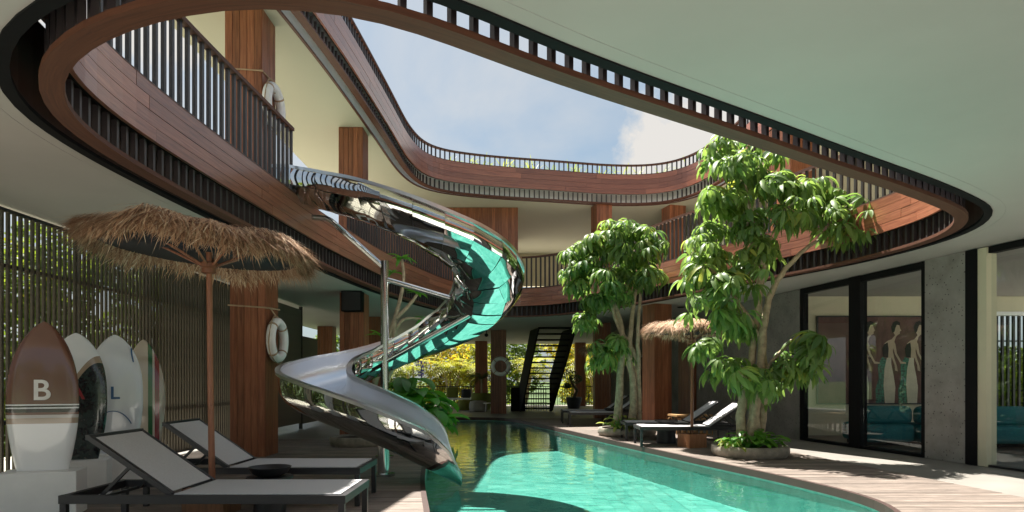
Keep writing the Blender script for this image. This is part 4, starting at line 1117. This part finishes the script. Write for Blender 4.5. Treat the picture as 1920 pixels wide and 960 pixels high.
umbrella_tree('smaller umbrella tree with three pale trunks beside the pool', (2.5,13.95,.15),
    [([(-.2,0,0),(-.16,0,1.0),(-.1,0,1.9),(-.2,.05,2.6),(-.5,.05,3.2)], .10, .03),
     ([(.1,-.05,0),(.14,-.05,.9),(.05,.0,1.7),(.12,.02,2.4),(.22,0,3.3)], .095, .035),
     ([(.18,.08,0),(.25,.08,1.0),(.2,.05,1.6),(-.2,.05,2.3),(-.35,0,2.9)], .08, .03),
     ([(.28,0,0),(.26,-.02,1.2),(.24,-.02,2.2),(.3,0,3.0)], .06, .03)],
    clusters([(1085,465),(1110,448),(1140,434),(1170,428),(1202,438),(1222,462),(1078,500),(1110,488),(1150,466),(1190,478),(1226,500),(1092,526),(1130,520),(1170,508),(1202,522),(1120,560),(1100,588),(1152,545),
      (1140,640),(1166,650),(1130,664)], 2.5, 13.95, 11, .3, .42, .15, 6, .5), 22, 1.05)
# leafy plants at the tree feet
def ground_plant(label, loc, n, r, ln, mat, seed, up=.6, wd=.4, name='leafy_plant'):
    rnd = random.Random(seed); t = thing(name, label, 'plant', loc)
    st = MB()
    for k in range(n):
        a = rnd.uniform(0, 6.28); d = rnd.uniform(.1, 1)*r; e = rnd.uniform(.3, 1)
        tip = Vector((math.cos(a)*d, math.sin(a)*d, up*e*(1-.5*d/r)))
        st.tube([Vector((math.cos(a)*d*.15, math.sin(a)*d*.15, 0)), tip*.6+Vector((0,0,.05)), tip], .008, 4, cap=False)
        mb = MB(); l_ = ln*rnd.uniform(.6, 1.2)
        leaflet(mb, tip, Vector((math.cos(a), math.sin(a), rnd.uniform(-.1,.6))), l_, l_*wd*2*rnd.uniform(.8,1.1), rnd.uniform(.8, 1.8), 6)
        leaf_mesh_build(mb, 'leaf', mat, t)
    o = st.build('stems', M['bigleaf'], t); o['kind'] = 'stuff'
    return t
ground_plant('leafy ground plant at the foot of the tall umbrella tree', (3.72,9.9,.16), 46, .45, .2, M['bigleaf'], 31, .36, .3)
ground_plant('pale yellow green plant at the left edge of the near planter', (3.42,9.8,.16), 24, .2, .13, M['thatch_leaf'], 35, .25, .22)
ground_plant('yellow green plant at the foot of the smaller umbrella tree', (2.3,13.6,.16), 34, .35, .2, M['thatch_leaf'], 32, .35, .25)
ground_plant('green plant at the right of the smaller planter', (2.85,13.8,.16), 18, .3, .18, M['bigleaf'], 36, .28, .3)
ground_plant('big glossy leaved plant behind the foot of the slide', (-2.1,13.0,0), 110, .74, .5, M['bigleaf'], 33, 1.4, .34, 'big_leaf_plant')
t = thing('purple_orchid', 'purple flower spike above the big leaved plant', 'flower', (-1.95,13.4,0))
mb = MB(); mb.tube([(0,0,0),(.02,0,.8),(.06,0,1.5)], .01, 5); mb.build('stem', M['bigleaf'], t)
mb = MB(); rnd = random.Random(4)
for k in range(60):
    p = Vector((.04+rnd.uniform(-.07,.07), rnd.uniform(-.07,.07), 1.3+rnd.uniform(0,.32))); leaflet(mb, p, Vector((rnd.uniform(-1,1),rnd.uniform(-1,1),rnd.uniform(-.5,1))), .06, .045, .5, 2)
leaf_mesh_build(mb, 'blossoms', M['purple'], t)
# frangipani
t = thing('frangipani_tree', 'bare stemmed frangipani with sparse leaf tufts rising behind the slide pole', 'tree', (-2.75,11.8,.15))
fst = [([(0,0,0),(.1,0,.6),(.28,0,1.2),(.42,0,1.7),(.62,0,2.3),(.75,0,2.9),(.72,0,3.3)], .07, .025), ([(.05,0,.2),(.35,0,.9),(.62,0,1.5),(.58,0,1.9),(.6,.0,2.25)], .06, .04),
       ([(.6,0,2.2),(.85,0,2.45),(1.0,0,2.65)], .045, .025), ([(.6,0,2.0),(.78,.0,2.2),(1.15,.1,2.2)], .03, .02)]
for pts, r0, r1 in fst:
    c = catmull([Vector(p) for p in pts], 5, closed=False); m = len(c); mb = MB(); mb.tube(c, [r0+(r1-r0)*i/(m-1) for i in range(m)], 8); mb.build('trunk', M['bark'], t, 'all')
rnd = random.Random(8)
tips = [((.72,0,3.32), 12), ((.55,.0,3.05), 7), ((1.0,0,2.68), 12), ((1.15,.1,2.22), 9), ((.3,.1,1.9), 9), ((.9,.2,1.85), 12), ((.5,.2,1.5), 10)]
for tip, n in tips:
    for k in range(n):
        a = rnd.uniform(0, 6.28); mb = MB(); leaflet(mb, Vector(tip), Vector((math.cos(a), math.sin(a), rnd.uniform(-.1,.9))), rnd.uniform(.2,.32), .08, rnd.uniform(.4,1.4), 4); leaf_mesh_build(mb, 'leaf', M['bigleaf'], t)

# ------------------------------------------------------------------ staircase, far furniture
sg = thing('staircase', 'black open tread steel staircase at the far end of the pool', 'staircase', (.9,25.6,0))
yb, yt = 0.0, -3.3
def stair_x(fr, side): # local x at fraction up
    return (-.58+.62*fr) if side < 0 else (.62+.72*fr)
NT = 17
for k in range(NT):
    fr_ = (k+.6)/NT; z = fr_*3.35; y = yb+(yt-yb)*fr_
    xa, xb = stair_x(fr_, -1), stair_x(fr_, 1)
    mb = MB(); mb.bbox((xa+.03, y-.13, z-.022), (xb-.03, y+.13, z+.03)); mb.build('tread', M['black'], sg)
for side in (-1, 1):
    mb = MB(); o = 0; th = .025
    top = 1.05 if side < 0 else 1.35
    pts = []
    f_ = lambda fr_, dz: (stair_x(fr_, side), yb+(yt-yb)*fr_, max(.0, min(3.07, fr_*3.35+dz)))
    lower = [f_(i/20, -.28) for i in range(21)]; upper = [f_(i/20, top) for i in range(21)]
    for dx in (-th, th):
        for p in lower+upper: mb.v.append(Vector((p[0]+dx, p[1], p[2])))
    for i in range(20):
        mb.face((i, i+1, 21+i+1, 21+i)); mb.face((42+i, 42+i+1, 63+i+1, 63+i)); mb.face((i, i+1, 42+i+1, 42+i)); mb.face((21+i, 21+i+1, 63+i+1, 63+i))
    mb.build('stringer', M['black'], sg)
mb = MB(); mb.bbox((-.95, .1, 0), (-.36, .7, .95)); mb.build('base_box', M['black'], sg)
g = MB()
for k in range(9): g.bbox((-.33+k*.1, .28, .02), (-.31+k*.1, .30, .95))
for k in range(7): g.bbox((-.35, .302, .08+k*.13), (.52, .315, .1+k*.13))
g.build('mesh_guard', M['dark'], sg)
# railing at the far edge
fr_ = thing('terrace_railing', 'thin black bar railing along the far edge of the terrace', 'railing', (0,32.0,0))
bm2 = bar_mesh(.022, .022, 0, .93, 'baluster', M['dark'])
for k in range(130): inst(bm2, 'baluster', fr_, (-6+k*.12, 0, 0))
mb = MB(); mb.bbox((-6.1,-.03,.93),(9.6,.03,.97)); mb.build('handrail', M['dark'], fr_)
# lounge corner
t = thing('bench', 'white bench with olive and dark cushions at the far end of the pool', 'bench', (-2.6,29.6,0))
mb = MB(); mb.bbox((-.9,-.35,.36),(.75,.35,.44)); mb.build('seat', M['white'], t)
for x in (-.8,.65):
    mb = MB(); mb.bbox((x-.04,-.3,0),(x+.04,.3,.36)); mb.build('leg', M['dark'], t)
t2 = thing('cushion', 'olive cushion on the white bench', 'cushion', (-2.75,29.5,.44)); mb = MB(); cushion(mb,(0,0,.25),(.55,.2,.5),.09); mb.build('pad', M['green_seat'], t2, True)
t2 = thing('cushion', 'dark rounded cushion on the white bench', 'cushion', (-2.1,29.5,.44)); mb = MB(); cushion(mb,(0,0,.2),(.45,.22,.42),.1); mb.build('pad', M['dark'], t2, True)
for lab, x, y, m_, r in (('olive green pouf in front of the white bench', -1.95, 27.0, 'green_seat', .34), ('grey white pouf left of the lifebuoy column', -1.35, 25.6, 'grey_seat', .36)):
    t = thing('pouf', lab, 'pouf', (x,y,0), 0, 'round poufs'); mb = MB(); mb.lathe([(r*.9,0),(r,.12),(r,.3),(r*.9,.4),(r*.4,.43),(0,.43)], 22); mb.build('seat', M[m_], t, 'all')
    mb = MB(); mb.lathe([(r*1.0,.02),(r*1.03,.03),(r*1.03,.05),(r*1.0,.06)], 22); mb.build('piping', M[m_], t, True)
t = thing('stool', 'small white three legged stool beside the grey pouf', 'stool', (-.95,25.2,0))
mb = MB(); mb.lathe([(.17,.32),(.18,.34),(.17,.36)], 16); mb.build('seat', M['white'], t, True)
for k in range(3):
    a = k*2.09; mb = MB(); mb.tube([(.14*math.cos(a),.14*math.sin(a),.33),(.19*math.cos(a),.19*math.sin(a),0)], .018, 6); mb.build('leg', M['white'], t)
def fronds(mb, c, n, ln, rnd, droop, w=.05, pinn=12):
    for k in range(n):
        a = rnd.uniform(0, 6.28); d = Vector((math.cos(a), math.sin(a), rnd.uniform(.3, 1.6))).normalized(); p = Vector(c); dd = d.copy(); L_ = ln*rnd.uniform(.7, 1.15)
        side = Vector((-math.sin(a), math.cos(a), 0))
        for i in range(pinn):
            dd = (dd+Vector((0,0,-droop/pinn))).normalized(); p = p+dd*L_/pinn
            for sg_ in (-1, 1):
                e = p+(side*sg_+dd*.7+Vector((0,0,-.25))).normalized()*L_*.28*math.sin(math.pi*(i+1.5)/(pinn+2))
                q = dd*w*.6
                o = len(mb.v); mb.v += [p-q, p+q, e]; mb.face((o, o+1, o+2))
def palm(label, loc, h, ln, n, mat, seed, stems=1, name='palm_tree', group=None, spread=.3):
    rnd = random.Random(seed); t = thing(name, label, 'palm', loc, 0, group)
    for s in range(stems):
        a = rnd.uniform(0, 6.28); dx, dy = spread*math.cos(a), spread*math.sin(a); hh = h*rnd.uniform(.75, 1.05)
        if stems == 1: dx = dy = 0
        mb = MB(); mb.tube([(dx*.3,dy*.3,0),(dx*.6,dy*.6,hh*.5),(dx,dy,hh)], [.05*h**.5,.04*h**.5,.035*h**.5], 8); mb.build('trunk', M['bark'], t, 'all')
        mb = MB(); fronds(mb, (dx,dy,hh), n, ln, rnd, 1.6); leaf_mesh_build(mb, 'crown', mat, t)
    return t
t = thing('plant_pot', 'large woven green pot left of the lifebuoy column', 'pot', (-1.3,27.3,0))
mb = MB(); mb.lathe([(.35,0),(.45,.3),(.44,.68),(.40,.7),(.36,.6),(0,.58)], 20); mb.build('bowl', M['green_seat'], t, True)
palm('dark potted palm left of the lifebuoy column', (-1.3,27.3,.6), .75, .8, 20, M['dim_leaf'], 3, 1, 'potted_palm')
# bonsai and topiary
def leafcloud(mb, c, r, n, size, rnd, surf=.55):
    c = Vector(c)
    for k in range(n):
        while True:
            q = Vector((rnd.uniform(-1,1), rnd.uniform(-1,1), rnd.uniform(-1,1)))
            if q.length < 1 and q.length > .05: break
        q *= (q.length**(-surf)); p = c+Vector((q.x*r[0], q.y*r[1], q.z*r[2]))
        a = Vector((rnd.uniform(-1,1), rnd.uniform(-1,1), rnd.uniform(-.6,.6))).normalized(); b = a.cross(Vector((rnd.uniform(-1,1), rnd.uniform(-1,1), rnd.uniform(-1,1)))).normalized()
        s_ = size*rnd.uniform(.6, 1.3); o = len(mb.v)
        mb.v += [p-a*s_, p-b*s_*.4, p+a*s_, p+b*s_*.4]; mb.face((o, o+1, o+2, o+3))
rnd = random.Random(17)
t = thing('bonsai_tree', 'dark bonsai with cloud shaped foliage right of the staircase', 'tree', (2.75,28.5,.45))
mb = MB(); mb.tube([(0,0,0),(.15,0,.35),(-.1,0,.7),(-.15,0,1.0)], [.08,.07,.06,.03], 8); mb.build('trunk', M['darkbark'], t, 'all')
mb = MB()
for c, r in (((-.2,0,1.05),.3),((.1,0,.85),.25),((-.3,0,.55),.15)): leafcloud(mb, c, (r*1.2,r,r*.8), 260, .05, rnd)
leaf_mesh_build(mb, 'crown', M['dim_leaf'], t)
t = thing('plant_pot', 'dark pot under the bonsai', 'pot', (2.75,28.5,0)); mb = MB(); mb.lathe([(.25,0),(.34,.3),(.36,.5),(.3,.5),(0,.44)], 18); mb.build('bowl', M['dark'], t, True)
t = thing('topiary_tree', 'ball topiary on a thin stem beside the far right column', 'tree', (4.05,29,0))
mb = MB(); mb.tube([(0,0,0),(0,0,1.0)], .03, 7); mb.build('trunk', M['darkbark'], t)
mb = MB(); leafcloud(mb, (0,0,1.0), (.3,.3,.3), 420, .05, rnd); leaf_mesh_build(mb, 'crown', M['hedge'], t)

# ------------------------------------------------------------------ garden outside
def bush_tree(label, loc, trunk_h, clumps, n, size, mat, seed, name='garden_tree', group='trees outside the terrace', leafsurf=.4):
    rnd = random.Random(seed); t = thing(name, label, 'tree', loc, 0, group)
    mb = MB(); mb.tube([(0,0,0),(rnd.uniform(-.1,.1),0,trunk_h*.5),(rnd.uniform(-.2,.2),0,trunk_h)], [.13,.1,.06], 8)
    for c, r in clumps: mb.tube([(0,0,trunk_h*.7), Vector(c)*.6+Vector((0,0,trunk_h*.3)), c], [.05,.04,.02], 5)
    mb.build('trunk', M['darkbark'], t, 'all')
    mb = MB(); tot = sum(r[0]*r[1]*r[2] for c, r in clumps)
    for c, r in clumps: leafcloud(mb, c, r, int(n*(r[0]*r[1]*r[2])/tot)+40, size, rnd, leafsurf)
    leaf_mesh_build(mb, 'crown', mat, t); return t
rnd = random.Random(23)
for k in range(9):
    y = 4.5+k*2.1
    cl_ = [((rnd.uniform(-.4,.4), rnd.uniform(-1,1), z), (1.0, 1.2, .8)) for z in (.5, 1.4, 2.3, 3.2, 4.0)]
    bush_tree('hedge shrub seen through the slat screen, bush %s from the near end' % ['first','second','third','fourth','fifth','sixth','seventh','eighth','ninth'][k], (-8.9+rnd.uniform(-.4,.3), y, -.16), 1.6, cl_, 5200, .105, M['hedge'], 40+k, 'hedge_shrub', 'shrubs behind the slat screen')
spots = [(-7,36,'hedge'),(-4,35.5,'golden'),(.3,36.5,'hedge'),(3.5,37,'golden'),(6.5,36,'hedge'),(10,38,'hedge'),(-10,40,'hedge'),(-1.8,41,'golden'),(5,42,'golden')]
names = ['at the far left','left of the lifebuoy column','behind the staircase','right of the staircase','behind the far right wall end','at the far right','deep left','deep middle','deep right']
for k, (x, y, m_) in enumerate(spots):
    cl_ = [((rnd.uniform(-1.2,1.2), rnd.uniform(-.8,.8), z), (1.5, 1.2, .9)) for z in (.6, 1.5, 2.4, 3.2, 3.9)]
    bush_tree(('golden' if m_ == 'golden' else 'green') + ' leafy garden tree beyond the terrace, ' + names[k], (x, y, -.16), 2.2, cl_, 4200, .13, M[m_], 60+k)
for k, (x, y, lab) in enumerate([(-3.3,34.2,'golden cane palm left of the potted palm'),(-1.9,34.6,'golden cane palm behind the slim far column'),(.6,34.4,'golden cane palm between lifebuoy column and staircase'),(4.6,34.3,'golden cane palm right of the far column'),(-5.2,34.5,'golden cane palm behind the slide')]):
    palm(lab, (x, y, -.16), 2.1, 1.7, 14, M['golden'], 80+k, 4, 'cane_palm', 'golden cane palms', .5)
for k, (x, y) in enumerate([(10.5,16.8),(12.2,16.5),(13.8,17.2),(11.4,18.5)]):
    cl_ = [((rnd.uniform(-.5,.5), rnd.uniform(-.5,.5), z), (1.1, .9, .6)) for z in (.5, 1.1, 1.7)]
    bush_tree('green shrub outside the barred room window, %s' % ['nearest the painting','second from the painting','at the right end','set farther back'][k], (x, y, -.16), 1.0, cl_, 2600, .1, M['hedge'], 90+k, 'window_shrub', 'shrubs outside the room window')
for k in range(7):
    x = -14+k*5
    cl_ = [((rnd.uniform(-1.2,1.2), rnd.uniform(-.8,.8), z), (1.9, 1.2, 1.0)) for z in (.6, 1.7, 2.8, 3.9)]
    bush_tree('green garden tree behind the viewer, number %s from the left' % ['one','two','three','four','five','six','seven'][k], (x, -17, -.16), 2.2, cl_, 1500, .2, M['hedge'], 120+k, 'garden_tree', 'trees behind the viewer')
# roof plants
rnd = random.Random(5)
k = 0
labels = []
for i in range(14):
    u = -2.0+i*.5
    pt_, nn = None, None
    x = -1.7+i*.52
    cand = [j for j in range(C2.n) if C2.p[j].y > 15]
    j = min(cand, key=lambda j_: abs(C2.p[j_].x-x)); p = C2.p[j]+C2.N[j]*rnd.uniform(.55, .8)
    t = thing('roof_plant', ['leftmost','second','third','fourth','fifth','sixth','seventh','eighth','ninth','tenth','eleventh','twelfth','thirteenth','rightmost'][i] + ' tuft of arching leaves above the far roof rail, counted from the left', 'plant', (p.x, p.y, 7.58), 0, 'plants along the far roof edge')
    mb = MB()
    for q in range(16):
        a = rnd.uniform(0, 6.28); leaflet(mb, Vector((rnd.uniform(-.12,.12), rnd.uniform(-.1,.1), 0)), Vector((math.cos(a)*.35, math.sin(a)*.35, 1)), rnd.uniform(.45,.85), .03, rnd.uniform(.6,2.2), 5)
    leaf_mesh_build(mb, 'blades', M['thatch_leaf'], t)
